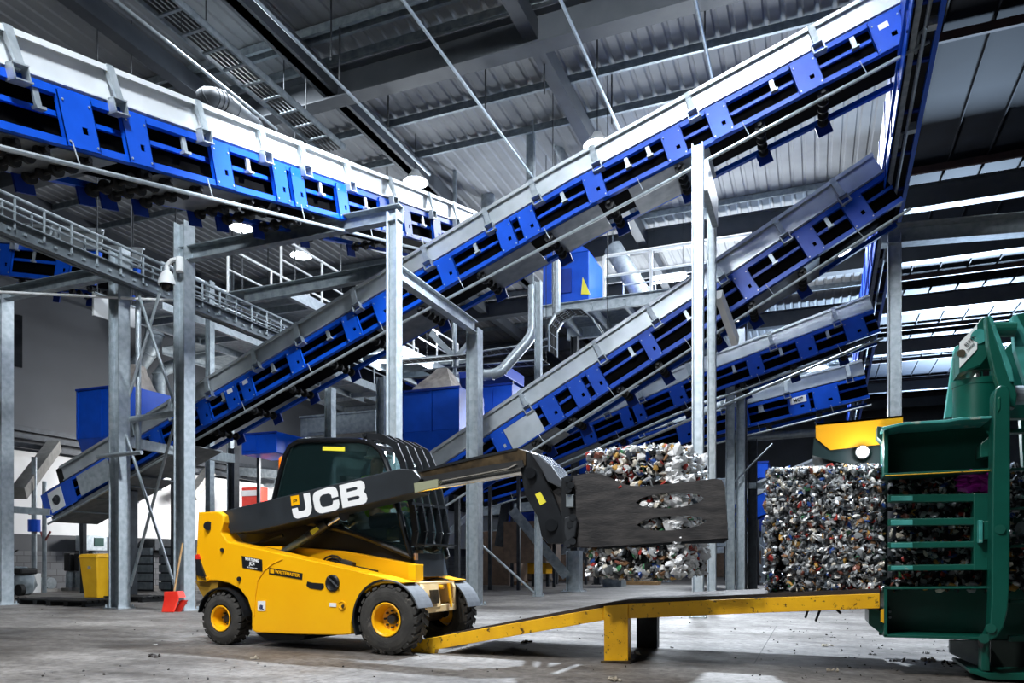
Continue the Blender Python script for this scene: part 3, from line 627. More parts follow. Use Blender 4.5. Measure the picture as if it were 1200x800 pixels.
# decals of the body side
mb = MB(); tprism(mb, [(283, 651), (307, 655.5), (307.5, 669.5), (284, 665)], .015, .017); bd = mb.build('dealer_plate', blackp, TL)
ud = (T(307, 655.5, .015) - T(283, 651, .015)).normalized()
for s_, sz, py in (('WATLING', .042, 656), ('JCB', .045, 660.8), ('07970 000 000', .022, 665.6)):
    if 'J' in s_ or 'W' in s_: text(s_, sz, T(295.3, py, .012), ud, Z3, white, bd, bold=.0016)
text('RECYCLING DIV', .02, T(295.5, 665.4, .012), ud, Z3, white, bd)
mb = MB(); tprism(mb, [(315.5, 665), (354.5, 671.5), (354, 679), (315, 672.5)], .015, .017); bd = mb.build('model_plate', blackp, TL)
text('WASTEMASTER', .047, T(336.5, 672, .012), (T(354.5, 671.5, .015) - T(315.5, 665, .015)), Z3, yel, bd, bold=.001)
mb = MB(); tprism(mb, [(316.5, 666.5), (321, 667.3), (321, 671.8), (316.5, 671)], .012, .015); mb.build('plate_logo', yel, bd)
mb = MB(); tprism(mb, [(360, 681), (366, 682.5), (379, 683.5), (379.5, 688), (376, 691), (363, 689), (359, 686)], .014, .018); mb.build('tape_patch', blackp, TL)
mb = MB(); tprism(mb, [(302, 704), (311, 704), (311, 715.5), (302, 715.5)], .014, .017); bd = mb.build('load_sticker', white, TL); text('8L', .06, T(306.7, 711.5, .012), ud, Z3, mat('ink_blue', '#26305a', None, .5), bd, bold=.002)
mb = MB(); tprism(mb, [(386, 706), (394, 706.5), (394, 711), (386, 710.5)], .014, .017); mb.build('small_sticker', white, TL)
# fenders and front frame
def arc_strip(c, r, a0, a1, w0, w1, th, m, name):
    mb = MB(); n = 14; P = lambda a, rr, w: V(c) + (uu * cos(a) + Z3 * sin(a)) * rr + nn * w
    for i in range(n):
        a, b = a0 + (a1 - a0) * i / n, a0 + (a1 - a0) * (i + 1) / n
        mb.hexa([P(a, r, w0), P(b, r, w0), P(b, r, w1), P(a, r, w1), P(a, r + th, w0), P(b, r + th, w0), P(b, r + th, w1), P(a, r + th, w1)])
    return mb.build(name, m, TL, smooth=False)
fend = mat('dusty_fender_rubber', '#4a4c50', '#5a5c60', .7, 0, 8, .1, 30)
arc_strip(cF, rF + .03, radians(205), radians(95), .0, .26, .02, blackp, 'wheel_arch')
arc_strip(cF, rF + .03, radians(95), radians(18), -.0, .27, .014, fend, 'fender')
arc_strip(cF, rF + .03, radians(110), radians(12), .98, 1.27, .014, fend, 'fender')
arc_strip(cR, rR + .035, radians(170), radians(5), .0, .24, .012, blackp, 'wheel_arch')
pf = T(470, 683, .3); uf = (pf - TO).dot(uu)
def U(du, w, z): p = TO + uu * du + nn * w; p.z = z; return p
zt = T(478, 682, .27).z
mb = MB(); mb.prism([U(-.02, .28, zt), U(.17, .28, zt + .0), U(.20, .28, zt - .06), U(.21, .28, zt - .30), U(-.02, .28, zt - .30)], nn * .06); mb.prism([U(-.02, .92, zt), U(.17, .92, zt), U(.20, .92, zt - .06), U(.21, .92, zt - .30), U(-.02, .92, zt - .30)], nn * .05)
mb.prism([U(-.02, .28, zt), U(.18, .28, zt), U(.18, .28, zt - .03), U(-.02, .28, zt - .03)], nn * .70); mb.prism([U(.12, .3, zt - .24), U(.21, .3, zt - .24), U(.21, .3, zt - .31), U(.12, .3, zt - .31)], nn * .66)
mb.prism([U(.17, .34, zt - .02), U(.18, .34, zt - .02), U(.215, .34, zt - .26), U(.205, .34, zt - .26)], nn * .3)
mb.build('front_frame', cream, TL, bevel=.006)
mb = MB(); mb.prism([U(.205, .42, zt - .08), U(.215, .42, zt - .08), U(.23, .42, zt - .22), U(.22, .42, zt - .22)], nn * .16); mb.build('guard_mesh', brass, TL)
mb = MB(); mb.prism([U(.19, .80, zt - .02), U(.21, .80, zt - .02), U(.24, .80, zt - .27), U(.23, .80, zt - .27)], nn * .03); mb.build('front_rib', yel, TL)
MB().cyl(U(.17, .66, zt - .05), U(.23, .66, zt - .06), .02, 10).build('pin_boss', yel, TL)
MB().cyl(L3(cF, 0, .26, 0), L3(cF, 0, 1.0, 0), .07, 16).build('front_axle', brass, TL); MB().cyl(L3(cR, 0, .2, 0), L3(cR, 0, 1.0, 0), .06, 16).build('rear_axle', brass, TL)
# grey plate under the windscreen
gp = mat('blue_grey_plate', '#3e4752', '#48525e', .35, .5, 5)
q0, q1 = T(482, 648, .5), T(488, 676, .5)
mb = MB(); mb.prism([q0, q0 + uu * .02, q1 + uu * .02, q1], nn * .62); mb.build('front_plate', gp, TL, bevel=.004)
mb = MB(); mb.prism([q0 + uu * .03, q0 + uu * .05 - Z3 * .0, q0 + uu * .05 - Z3 * .07, q0 + uu * .03 - Z3 * .07], nn * .05); mb.build('warning_sticker', mat('faded_sticker', '#d8b8a8', None, .6), TL)
mb = MB(); mb.prism([q0 + Z3 * .10 - uu * .02, q0 + Z3 * .10 + uu * .16, q0 + Z3 * .085 + uu * .16, q0 + Z3 * .07 - uu * .02], nn * .66); mb.build('wiper_cowl', blackp, TL)
# cab
WN, WF_ = .46, 1.20
side = [(318, 600), (326, 565), (334, 535), (340, 523), (350, 517), (365, 515.5), (420, 516), (435, 519), (445, 527), (452, 540), (459, 560), (468, 600), (475, 628), (482, 652)]
base_ = [(482, 652), (440, 634), (405, 622), (360, 612), (318, 600)]
def cabside(w): return [T(x, y, WN) + nn * (w - WN) for x, y in side]
cab = MB()
cab.tube(cabside(WN), .03, 8); cabo = cab.build('cab_frame', mat('cab_gloss_black', '#131518', None, .18), TL, smooth=True)
MB().tube(cabside(WF_), .03, 8).build('cab_frame', MATS['cab_gloss_black'], TL, smooth=True)
MB().tube([T(x, y, WN) for x, y in base_], .03, 8).build('cab_sill', blackp, TL)
MB().tube([T(x, y, WN) + nn * (WF_ - WN) for x, y in base_], .03, 8).build('cab_sill', blackp, TL)
ns_ = len(side); a_, b_ = cabside(WN), cabside(WF_)
MB().add([p for p in a_[4:9]] + [p for p in b_[4:9]] + [p - Z3 * .03 for p in a_[4:9]] + [p - Z3 * .03 for p in b_[4:9]],
    [(i, i + 1, 6 + i, 5 + i) for i in range(4)] + [(10 + i, 11 + i, 16 + i, 15 + i) for i in range(4)] + [(0, 5, 15, 10), (4, 9, 19, 14), (0, 1, 11, 10), (1, 2, 12, 11), (2, 3, 13, 12), (3, 4, 14, 13), (5, 6, 16, 15), (6, 7, 17, 16), (7, 8, 18, 17), (8, 9, 19, 18)]).build('cab_roof', MATS['cab_gloss_black'], TL)
g = [T(x, y, WN + .005) for x, y in side + base_[1:-1]]; MB().prism(g, nn * .006).build('side_glass', glass, TL)
MB().prism([p + nn * (WF_ - WN - .015) for p in g], nn * .006).build('side_glass', glass, TL)
mb = MB(); F_ = a_[8:]; G_ = b_[8:]; k = len(F_); mb.add(F_ + G_ + [p - uu * .008 for p in F_ + G_], [(i, i + 1, k + i + 1, k + i) for i in range(k - 1)] + [(2 * k + i, 3 * k + i, 3 * k + i + 1, 2 * k + i + 1) for i in range(k - 1)]); mb.build('windscreen', glass, TL)
mb = MB(); F_ = a_[:5]; G_ = b_[:5]; k = 5; mb.add(F_ + G_, [(i, i + 1, k + i + 1, k + i) for i in range(k - 1)]); mb.build('rear_glass', glass, TL)
for w in (.50, .66, .82, .98, 1.14):
    pts = [T(x, y, WN) + nn * (w - WN) + uu * o + Z3 * oz for (x, y), o, oz in zip([(425, 516), (440, 518), (452, 527), (460, 545), (467, 570), (474, 600), (479, 622), (482, 640)], (.0, .04, .09, .10, .09, .08, .06, .0), (.05, .06, .05, .02, 0, 0, 0, 0))]
    mb = MB()
    for p, q in zip(pts[:-1], pts[1:]): mb.bar(p, q, .022, .07, up=(uu + Z3 * .3))
    mb.build('guard_bar', blackp, TL)
mb = MB(); mb.bar(T(472, 590, WN) + uu * .1, T(472, 590, WN) + uu * .1 + nn * (WF_ - WN), .03, .03); mb.build('guard_crossbar', blackp, TL)
mb = MB(); mb.bar(T(426, 514, WN) + Z3 * .04, T(426, 514, WN) + Z3 * .04 + nn * (WF_ - WN), .04, .03); mb.build('guard_crossbar', blackp, TL)
mb = MB(); tprism(mb, [(378, 523), (404, 523.5), (404, 528.5), (378, 527.5)], WN - .001, WN + .003); mb.build('window_sticker', MATS['sticker_yellow'], TL)
pb = T(331, 552, WF_); bo = MB().lathe(pb, Z3, [(0, .0), (.045, 0), (.045, .15), (.03, .18), (0, .18)], 18).build('beacon', orange, TL, smooth=True); MB().cyl(pb - Z3 * .08, pb, .05, 14).build('beacon_base', galvd, bo)
MB().tube([pb - Z3 * .08, pb - Z3 * .08 + uu * .12, T(334, 545, WF_)], .012, 6).build('beacon_stalk', blackp, TL)
# seat, wheel, controls
sx = U(-.70, .86, 0)
def seatp(du, dw, z): p = sx + uu * du + nn * dw; p.z = z; return p
mb = MB(); mb.hexa([seatp(-.22, -.24, 1.12), seatp(.26, -.24, 1.14), seatp(.26, .24, 1.14), seatp(-.22, .24, 1.12), seatp(-.22, -.22, 1.24), seatp(.26, -.22, 1.27), seatp(.26, .22, 1.27), seatp(-.22, .22, 1.24)])
mb.hexa([seatp(-.24, -.23, 1.22), seatp(-.12, -.23, 1.22), seatp(-.12, .23, 1.22), seatp(-.24, .23, 1.22), seatp(-.42, -.19, 1.85), seatp(-.32, -.19, 1.85), seatp(-.32, .19, 1.85), seatp(-.42, .19, 1.85)])
mb.box(0, 0, 0, 0, 0, 0); mb.build('operator_seat', black, TL, bevel=.03)
mb = MB(); mb.hexa([seatp(-.2, -.2, .62), seatp(.22, -.2, .62), seatp(.22, .2, .62), seatp(-.2, .2, .62), seatp(-.2, -.2, 1.12), seatp(.22, -.2, 1.12), seatp(.22, .2, 1.12), seatp(-.2, .2, 1.12)]); mb.build('seat_box', blackp, TL)
mb = MB(); cc = seatp(.52, 0, 1.42); axw = (uu * -.5 + Z3).normalized(); ring = []; sA = axw.orthogonal().normalized(); sB = axw.cross(sA)
for i in range(25): a = 2 * pi * i / 24; ring.append(cc + (sA * cos(a) + sB * sin(a)) * .17)
mb.tube(ring, .016, 8); mb.tube([cc - sA * .17, cc + sA * .17], .012, 6); mb.tube([cc, cc - axw * .45], .03, 8); mb.build('steering_wheel', black, TL)

# boom head, quick hitch and bale clamp
dkh = mat('boom_head_black', '#1b1d20', '#26292d', .3, .2, 5)
mb = MB(); tprism(mb, [(606, 525), (616, 527), (626, 531), (637, 548), (637, 558), (646, 575), (656, 600), (664, 622), (664, 637), (642, 637), (634, 628), (630, 606), (615, 580), (611, 560), (607, 545)], .17, .21); mb.prism([p + nn * .2 for p in TP([(606, 525), (616, 527), (626, 531), (637, 548), (637, 558), (646, 575), (656, 600), (664, 622), (664, 637), (642, 637), (634, 628), (630, 606), (615, 580), (611, 560), (607, 545)], .17)], nn * .04)
mb.prism(TP([(612, 528), (624, 531), (634, 548), (632, 556), (618, 552)], .2), nn * .2); mb.build('boom_head', dkh, TL, bevel=.01)
mb = MB(); tprism(mb, [(618, 527), (630, 531), (646, 545), (661, 567), (657, 572), (641, 564), (634, 550)], .12, .46); mb.build('head_casting', mat('glossy_grey_casting', '#55595f', None, .22, .3), TL, bevel=.015)
mb = MB(); tprism(mb, [(631, 536), (641, 537), (652, 552), (660, 567), (656, 569), (640, 552)], .44, .5); mb.build('rear_head_casting', dkh, TL, bevel=.01)
mb = MB(); tprism(mb, [(488, 560), (560, 547), (612, 539), (614, 547), (560, 558), (488, 570)], .145, .16); mb.build('inner_boom_lower', black, TL)  # black band along the lower inner boom
mb = MB(); tprism(mb, [(488, 551), (560, 534), (606, 524.5), (606, 527), (560, 537), (488, 554)], .15, .37); mb.build('boom_top_edge', blackp, TL)
MB().cyl(T(621, 554, .12), T(621, 554, .46), .05, 18).build('head_pin', blackp, TL)
MB().cyl(T(646, 615, .14), T(646, 615, .44), .055, 18).build('head_pin', blackp, TL)
mb = MB(); tprism(mb, [(627, 579), (633, 576), (640, 588), (633, 592)], .164, .168); mb.build('warning_sticker', MATS['sticker_yellow'], TL)
mb = MB(); tprism(mb, [(643, 578), (656, 569), (664, 570), (668, 636), (650, 637), (650, 600)], .22, .36); mb.build('hitch_link', clampst, TL, bevel=.008)
# carriage column with rams
mb = MB(); tprism(mb, [(658, 560), (664, 558), (670, 560), (672, 570), (672, 640), (660, 640), (658, 600)], .05, .95); car = mb.build('clamp_carriage', blackp, TL)
mb = MB(); tprism(mb, [(663, 579), (672, 579), (672, 594), (663, 594)], -.02, .05); mb.build('carriage_block', galvd, car, bevel=.006)
mb = MB(); tprism(mb, [(661, 606), (673, 603), (676, 612), (674, 628), (664, 636), (661, 625)], -.04, .05); mb.build('valve_body', dark, car, bevel=.01)
for x, y in ((665, 561), (669, 568), (666, 573), (671, 606), (668, 614), (665, 637), (671, 634)):
    MB().cyl(T(x, y, -.05), T(x, y, .06), .03, 12).build('pin_head', dark, car)
for y in (560, 571, 628, 639):
    MB().bar(T(668, y, .02), T(668, y, 1.15), .05, .05).build('slide_bar', dark, car)
# the two clamp plates
pl = [(674, 557), (695, 553.5), (704, 555), (716, 560), (728, 566), (740, 569), (752, 569.5), (800, 565), (838, 560.5), (846, 562), (849, 570), (850, 590), (852, 615), (852, 630), (800, 634), (740, 638), (695, 641), (676, 640), (675, 600)]
def lens(x0, x1, yc, hh, sl):
    pts = []; n = 12
    for i in range(n): t = i / n; pts.append((x0 + (x1 - x0) * t, yc + sl * (t - .5) - hh * sin(pi * t) ** .5))
    for i in range(n): t = 1 - i / n; pts.append((x0 + (x1 - x0) * t, yc + sl * (t - .5) + hh * sin(pi * t) ** .5))
    return pts
h1, h2 = lens(745, 825, 586, 9, -5), lens(746, 828, 612.5, 8.5, -5)
mb = MB(); mb.holed(TP(pl, -.0), [TP(h1, -.0)[::-1], TP(h2, -.0)[::-1]], nn * .035); mb.build('clamp_plate', clampst, TL)
fo = nn * 1.1 - uu * .2; mb = MB(); mb.holed([p + fo for p in TP(pl, -.0)], [[p + fo for p in TP(h1, -.0)[::-1]], [p + fo for p in TP(h2, -.0)[::-1]]], nn * .035); mb.build('clamp_plate', clampst, TL)
mb = MB(); tprism(mb, [(846, 590), (851, 592), (853, 632), (848, 636), (800, 637), (700, 643), (700, 640), (846, 631)], .037, .06); mb.build('plate_backing', dark, TL)
mb = MB(); tprism(mb, [(672, 557), (690, 558), (690, 642), (672, 641)], .036, .08); mb.build('plate_mount', clampst, TL)

# ------------------------------------------------------------------ driver in the cab
def skin(name, joints, edges, m, parent, sub=2):
    off = OFF[parent.name] if parent else V((0, 0, 0)); me = bpy.data.meshes.new(name)
    me.from_pydata([V(j[0]) - off for j in joints], edges, []); o = bpy.data.objects.new(name, me); COL.objects.link(o)
    if parent: o.parent = parent
    o.modifiers.new('skin', 'SKIN').use_smooth_shade = True
    for i, j in enumerate(joints):
        r = j[1] if isinstance(j[1], tuple) else (j[1], j[1]); me.skin_vertices[0].data[i].radius = r
    me.skin_vertices[0].data[0].use_root = True
    s_ = o.modifiers.new('sub', 'SUBSURF'); s_.levels = s_.render_levels = sub; me.materials.append(m); OFF[o.name] = off; return o
skinm = mat('skin', '#c08a6c', None, .6); hivis = mat('hi_vis_jacket', '#b9e03a', '#a8d02c', .7, 0, 5); trousers = mat('dark_work_trousers', '#1c222e', None, .8); 
hip = seatp(-.02, 0, 1.34)
DR = thing('person', 'driver in a hi-vis jacket and white hard hat seated inside the cab', 'person', seatp(0, 0, 1.27))
J = []; E = []
def jn(p, r, par=None):
    J.append((p, r));
    if par is not None: E.append((par, len(J) - 1))
    return len(J) - 1
j0 = jn(hip, (.15, .12)); j1 = jn(seatp(-.04, 0, 1.55), (.15, .12), j0); j2 = jn(seatp(-.06, 0, 1.75), (.17, .11), j1); j3 = jn(seatp(-.04, 0, 1.86), .06, j2); j4 = jn(seatp(-.02, 0, 1.96), (.075, .085), j3); j5 = jn(seatp(-.02, 0, 2.06), (.075, .085), j4)
hands = []
for s_ in (-1, 1):
    a = jn(seatp(-.05, s_ * .19, 1.76), .06, j2); b = jn(seatp(.08, s_ * .25, 1.54), .05, a); c_ = jn(seatp(.34, s_ * .17, 1.50), .036, b); d_ = jn(seatp(.42, s_ * .16, 1.51), (.042, .02), c_)
    for f in range(4):
        e = jn(seatp(.48, s_ * (.13 + .022 * f), 1.525 - .004 * f), .010, d_); g2 = jn(seatp(.50, s_ * (.13 + .022 * f), 1.50), .009, e); jn(seatp(.485, s_ * (.13 + .022 * f), 1.475), .008, g2)
    tb = jn(seatp(.42, s_ * .12, 1.50), .012, d_); jn(seatp(.46, s_ * .115, 1.48), .010, tb)
    k0 = jn(seatp(.05, s_ * .11, 1.33), .085, j0); k1 = jn(seatp(.40, s_ * .13, 1.36), .065, k0); k2 = jn(seatp(.44, s_ * .13, .96), .045, k1); jn(seatp(.56, s_ * .13, .90), (.045, .03), k2)
skin('body', J, E, skinm, DR)
J2 = []; E2 = []
J, E = J2, E2
j0 = jn(seatp(-.02, 0, 1.36), (.175, .145)); j1 = jn(seatp(-.04, 0, 1.55), (.175, .145), j0); j2 = jn(seatp(-.06, 0, 1.76), (.195, .135), j1); jn(seatp(-.045, 0, 1.84), .085, j2)
for s_ in (-1, 1):
    a = jn(seatp(-.05, s_ * .20, 1.77), .08, j2); b = jn(seatp(.08, s_ * .255, 1.54), .068, a); jn(seatp(.32, s_ * .18, 1.50), .05, b)
skin('jacket', J, E, hivis, DR)
J, E = [], []
j0 = jn(seatp(-.02, 0, 1.32), .13)
for s_ in (-1, 1):
    k0 = jn(seatp(.05, s_ * .11, 1.335), .10, j0); k1 = jn(seatp(.40, s_ * .13, 1.365), .08, k0); jn(seatp(.44, s_ * .13, 1.0), .06, k1)
skin('trousers', J, E, trousers, DR)
for s_ in (-1, 1): MB().bar(seatp(.38, s_ * .13, .88), seatp(.62, s_ * .13, .88), .10, .1).build('boot', blackp, DR, bevel=.02)
hc = seatp(-.02, 0, 2.055); MB().lathe(hc, Z3, [(.155, -.01), (.15, .0), (.12, .01), (.118, .06), (.09, .115), (.045, .14), (0, .145)], 28).build('hard_hat', white, DR, smooth=True)
fc = seatp(.075, 0, 1.99); MB().blob(fc, .022, (.8, .7, 1.2), .05).build('nose', skinm, DR, smooth=True)
for s_ in (-1, 1):
    MB().blob(seatp(.064, s_ * .032, 2.02), .011, (1, 1, 1), 0).build('eye', blackp, DR, smooth=True)
    MB().blob(seatp(-.02, s_ * .082, 2.0), .03, (.5, .4, 1), .05).build('ear', skinm, DR, smooth=True)
MB().bar(seatp(.066, -.025, 1.945), seatp(.066, .025, 1.945), .008, .008).build('mouth', mat('lips', '#8c4a40', None, .6), DR)
# ------------------------------------------------------------------ bales of crushed cans
BC = ['#c9ccce', '#9fa4a8', '#e8e8e6', '#6f7478', '#3a3c3f', '#a3342c', '#2a4f96', '#3f7d55', '#c59a52', '#8c6a4c', '#d8d2c4', '#56606a', '#1d1e20', '#b7bcc0', '#7d4a3c']
bm_ = [mat('crushed_can', c, None, .35, .4 if i in (0, 1, 3, 13, 11) else .1) for i, c in enumerate(BC)]
WTS = [11, 12, 5, 9, 8, 2, 2, 1.5, 2, 2.5, 5, 6, 8, 11, 2.5]
def bale(name, label, O, ex, ey, ez, lx, ly, lz, faces, size, n_per, seed, mats=None, wts=None, bulge=.03, parent=None, group=None, kind=None, flat=.55, taper=0):
    rng = random.Random(seed); mb = MB(); O = V(O); ex, ey, ez = V(ex), V(ey), V(ez)
    i = .05; c = [O + ex * a + ey * b + ez * d for d in (i, lz - i) for a, b in ((i + taper, i), (lx - i, i), (lx - i, ly - i), (i + taper, ly - i))]
    mb.hexa(c, 12); wt = wts or WTS  # black core colours the gaps between chunks as shaded crevices
    ids = list(range(len(wt)))
    for f, (a, b, cst) in faces.items():
        area = a * b; N = int(area * n_per)
        for _ in range(N):
            u, v = rng.uniform(.0, a), rng.uniform(.0, b); edge = min(u, a - u, v, b - v); j = rng.uniform(-.02, .03) + bulge * min(1, edge / .2)
            layer = .018 * sin(v * 2 * pi / .14) if f in 'fslr' else 0; u += taper * (1 - v / lz) * (1 - u / a) if f == 'f' else 0
            if f == 'f': p = O + ex * u + ez * v - ey * (j - .03 + layer)
            elif f == 'b': p = O + ex * u + ez * v + ey * (ly + j - .03)
            elif f == 't': p = O + ex * u + ey * v + ez * (lz + j - .02)
            elif f == 'd': p = O + ex * u + ey * v - ez * (j - .02)
            elif f == 'l': p = O + ey * u + ez * v - ex * (j - .03 + layer)
            elif f == 'r': p = O + ey * u + ez * v + ex * (lx + j - .03 + layer)
            s_ = size * rng.uniform(.5, 1.25)
            mb.blob(p, s_, (1, rng.uniform(.5, 1), rng.uniform(.12, flat)), .3, rng.choices(ids, wt)[0], rng)
    o = mb.build(name, mats or bm_, parent)
    if label: tag(o, label, 'bale', group)
    if kind: o['kind'] = kind
    return o
YBL = 6.78
p0 = W(912, 697, Y=YBL); p1 = W(1042, 693, Y=YBL); zb, ztop = p0.z, W(960, 549, Y=YBL).z
x0, x1 = W(901, 620, Y=YBL).x, W(1036, 620, Y=YBL).x
X3, Y3 = V((1, 0, 0)), V((0, 1, 0))
zb += .035
b1 = bale('can_bale', 'large square bale of crushed cans standing on the yellow ramp beside the baler', (x0, YBL, zb), X3, Y3, Z3, x1 - x0, 1.0, ztop - zb, {'f': (x1 - x0, ztop - zb, 0), 't': (x1 - x0, 1.0, 0), 'l': (1.0, ztop - zb, 0), 'b': (x1 - x0, ztop - zb, 0)}, .03, 3200, 3, taper=.16)
xe = W(1200, 620, Y=YBL).x + .5
DW = [5, 5, 3, 6, 9, 2, 2, 1, 2, 2, 2, 5, 14, 4, 2]
b2 = bale('can_bale', 'dark bale of crushed cans inside the green baler cage', (x1 + .05, YBL + .12, zb + .02), X3, Y3, Z3, xe - x1, .85, ztop - zb - .04, {'f': (xe - x1, ztop - zb - .04, 0)}, .03, 1500, 5, wts=DW)
mb = MB(); pz = W(1144, 563, Y=YBL - .02); rng = random.Random(4)
for _ in range(14): mb.blob(pz + V((rng.uniform(-.09, .09), 0, rng.uniform(-.05, .05))), .07, (1, .4, .8), .3, 0, rng)
tag(mb.build('purple_scrap', mat('purple_plastic', '#a8189a', None, .5)), 'purple plastic scrap poking out of the bale under the top green beam', 'scrap')
# bale held by the clamp
ob = T(689, 672, .07); ot = T(690, 527, .07); oe = T(797, 672, .07); wb = (oe - ob).dot(uu)
PW = [7, 8, 12, 5, 4, 4, 3, 3, 4, 4, 12, 4, 4, 9, 3]
hb = T(700, 529, .07).z - ob.z
b3 = bale('mixed_bale', 'mixed plastic and can bale gripped between the clamp plates', V(ob), uu, nn, Z3, wb, .98, hb, {'f': (wb, hb, 0), 't': (wb, .98, 0), 'd': (wb, .98, 0), 'r': (.98, hb, 0), 'l': (.98, hb, 0)}, .038, 1300, 9, wts=PW, flat=.6)
mb = MB(); rng = random.Random(12)
for _ in range(420):
    q = V(ob) + uu * (wb + rng.uniform(-.03, .05)) + nn * rng.uniform(-.01, .95) + Z3 * rng.uniform(-.01, hb + .01)
    if rng.random() < .2: q = V(ob) + uu * (wb - abs(rng.gauss(0, .05))) - nn * .02 + Z3 * rng.uniform(.0, hb * .98)
    mb.blob(q, rng.uniform(.03, .07), (1, .3, .6), .45, 0, rng)
mb.build('white_film', mat('white_plastic_film', '#eceef0', '#d8dadc', .4, 0, 8), b3, kind='stuff')

# ------------------------------------------------------------------ yellow ramp
YR = 6.6; RX = thing('bale_ramp', 'yellow steel ramp from the front wheels up to the baler', 'ramp', W(720, 776, Y=YR))
mb = MB(); mb.prism(PY([(707, 711.5), (736, 707), (900, 700), (1031, 695), (1031, 712.5), (900, 717.5), (736, 724.5), (707, 726.5)], YR), (0, .08, 0)); mb.build('side_beam', yelr, RX, bevel=.004)
mb = MB(); mb.prism(PY([(482, 753), (500, 748), (707, 711.5), (707, 726.5), (510, 761), (509, 766), (482, 766)], YR), (0, .08, 0)); mb.build('sloping_beam', yelr, RX, bevel=.004)
mb = MB(); mb.prism(PY([(707.5, 710), (736, 707), (736, 776), (708, 776)], YR - .012), (0, .12, 0)); mb.build('post', yelr, RX, bevel=.004)
mb = MB(); mb.prism(PY([(704, 774), (739, 774), (739, 778), (704, 778)], YR - .04), (0, .2, 0)); mb.build('foot_plate', brass, RX)
pr = W(746, 724, Y=7.85); pq = W(770, 724, Y=7.85); MB().box(pr.x, pq.x, 7.85, 7.97, 0, pr.z + .05).build('post', dark, RX)
MB().prism([p + V((0, 1.3, 0)) for p in PY([(707, 711.5), (736, 707), (1031, 695), (1031, 712.5), (736, 724.5), (707, 726.5)], YR)], (0, .08, 0)).build('side_beam', yelr, RX)
MB().prism([p + V((0, 1.3, 0)) for p in PY([(560, 739), (707, 711.5), (707, 726.5), (560, 752)], YR)], (0, .08, 0)).build('sloping_beam', yelr, RX)
mb = MB(); top = PY([(520, 747), (707, 711.5), (736, 707), (1031, 695)], YR); mb.prism([p + Z3 * .0 + V((0, .02, 0)) for p in top] + [p + Z3 * .035 + V((0, .02, 0)) for p in top[::-1]], (0, 1.36, 0)); mb.build('deck_plate', mat('rusty_dark_deck', '#2d2724', '#3c332d', .6, .3, 8, .2), RX)
for xs in ((948, 711, 944, 723), (962, 712, 956, 727), (975, 709, 985, 718)):
    MB().tube([W(xs[0], xs[1], Y=7.4), W(xs[2], xs[3], Y=7.5)], .012, 6).build('strut', dark, RX)

# ------------------------------------------------------------------ green baler
YG = 6.6; GB = thing('baler', 'large green hydraulic baler at the right edge holding cans behind bars', 'baler', W(1150, 790, Y=6.5))
GB.location.z = 0; OFF[GB.name] = V(GB.location)
def gp_(name, pts, y, dy, m=green, bevel=.006, parent=None, label=None):
    return MB().prism(PY(pts, y), (0, dy, 0)).build(name, m, parent or GB, bevel=bevel, label=label)
# lower tray (open channel)
ty = YG + .0
mb = MB(); mb.prism(PY([(1036, 688), (1162, 687), (1162, 689.5), (1036, 690.5)], ty), (0, .5, 0)); mb.prism(PY([(1036, 743), (1162, 746.5), (1162, 750), (1036, 746.5)], ty), (0, .5, 0)); mb.prism(PY([(1036, 688), (1040, 688), (1040, 746), (1036, 746)], ty), (0, .5, 0)); mb.prism(PY([(1030, 680), (1200, 680), (1200, 752), (1030, 744)], ty + .42), (0, .03, 0))
mb.build('lower_tray', green, GB, bevel=.004)
gp_('tray_end_box', [(1018, 714), (1036, 716), (1036, 745), (1018, 731)], ty + .15, .5, green)
gp_('tray_end_sticker', [(1032, 714), (1036, 713), (1036, 730), (1032, 728)], ty - .004, .003, yelr)
for y in (716, 723): MB().cyl(W(1043, y, Y=ty + .4), W(1043, y, Y=ty + .3), .012, 8).build('bolt', galv, GB)
for a, b in ((579.5, 588.5), (607.5, 616), (635, 642.5), (662, 669)):
    gp_('cage_bar', [(1041, a), (1143, a - 1.2), (1143, b - 1.2), (1041, b)], YG + .02, .12)
for a, b in ((581, 587), (609, 615.5), (636, 642), (663, 668)):
    gp_('bar_end_plate', [(1044, a), (1070, a - .3), (1070, b - .3), (1044, b)], YG + .012, .01, greenl)
gp_('cage_post', [(1141, 578), (1160, 578), (1160, 668), (1141, 668)], YG + .015, .13)
gp_('cage_post', [(1160, 578), (1166, 578), (1166, 690), (1160, 690)], YG + .0, .3)
gp_('hinge_lug', [(1147, 609), (1152, 609), (1152, 636), (1147, 636)], YG - .05, .08, greenl)
gp_('hinge_block', [(1152, 610), (1163, 610), (1163, 632), (1152, 632)], YG - .03, .1, green)
# top channel beam
ub_ = [(1034, 500), (1060, 494.5), (1110, 491.5), (1125, 489), (1162, 487)]
mb = MB(); mb.prism(PY(ub_ + [(x, y + 3.2) for x, y in ub_[::-1]], YG - .12), (0, .44, 0)); mb.build('beam_top_flange', greenl, GB, bevel=.004)
mb = MB(); mb.prism(PY([(1037, 500), (1162, 489), (1162, 552), (1037, 557.5)], YG + .28), (0, .04, 0)); mb.prism(PY([(1036, 500), (1041, 499.5), (1041, 556.5), (1036, 557)], YG - .05), (0, .4, 0)); mb.prism(PY([(1036, 554.5), (1162, 548.5), (1162, 551.5), (1036, 557.5)], YG - .08), (0, .4, 0)); mb.build('top_beam', green, GB, bevel=.004)
gp_('beam_lug', [(1149, 520), (1163, 508), (1163, 534), (1149, 536)], YG - .0, .2, green)
gp_('beam_lip', [(1037, 556.5), (1162, 550.5), (1162, 551.5), (1037, 557.7)], YG - .09, .01, yelr)
gp_('rear_gusset', [(1028, 499), (1036, 500), (1036, 520), (1028, 512)], YG + .12, .18, mat('deep_green_paint', '#0a3a34', None, .5))
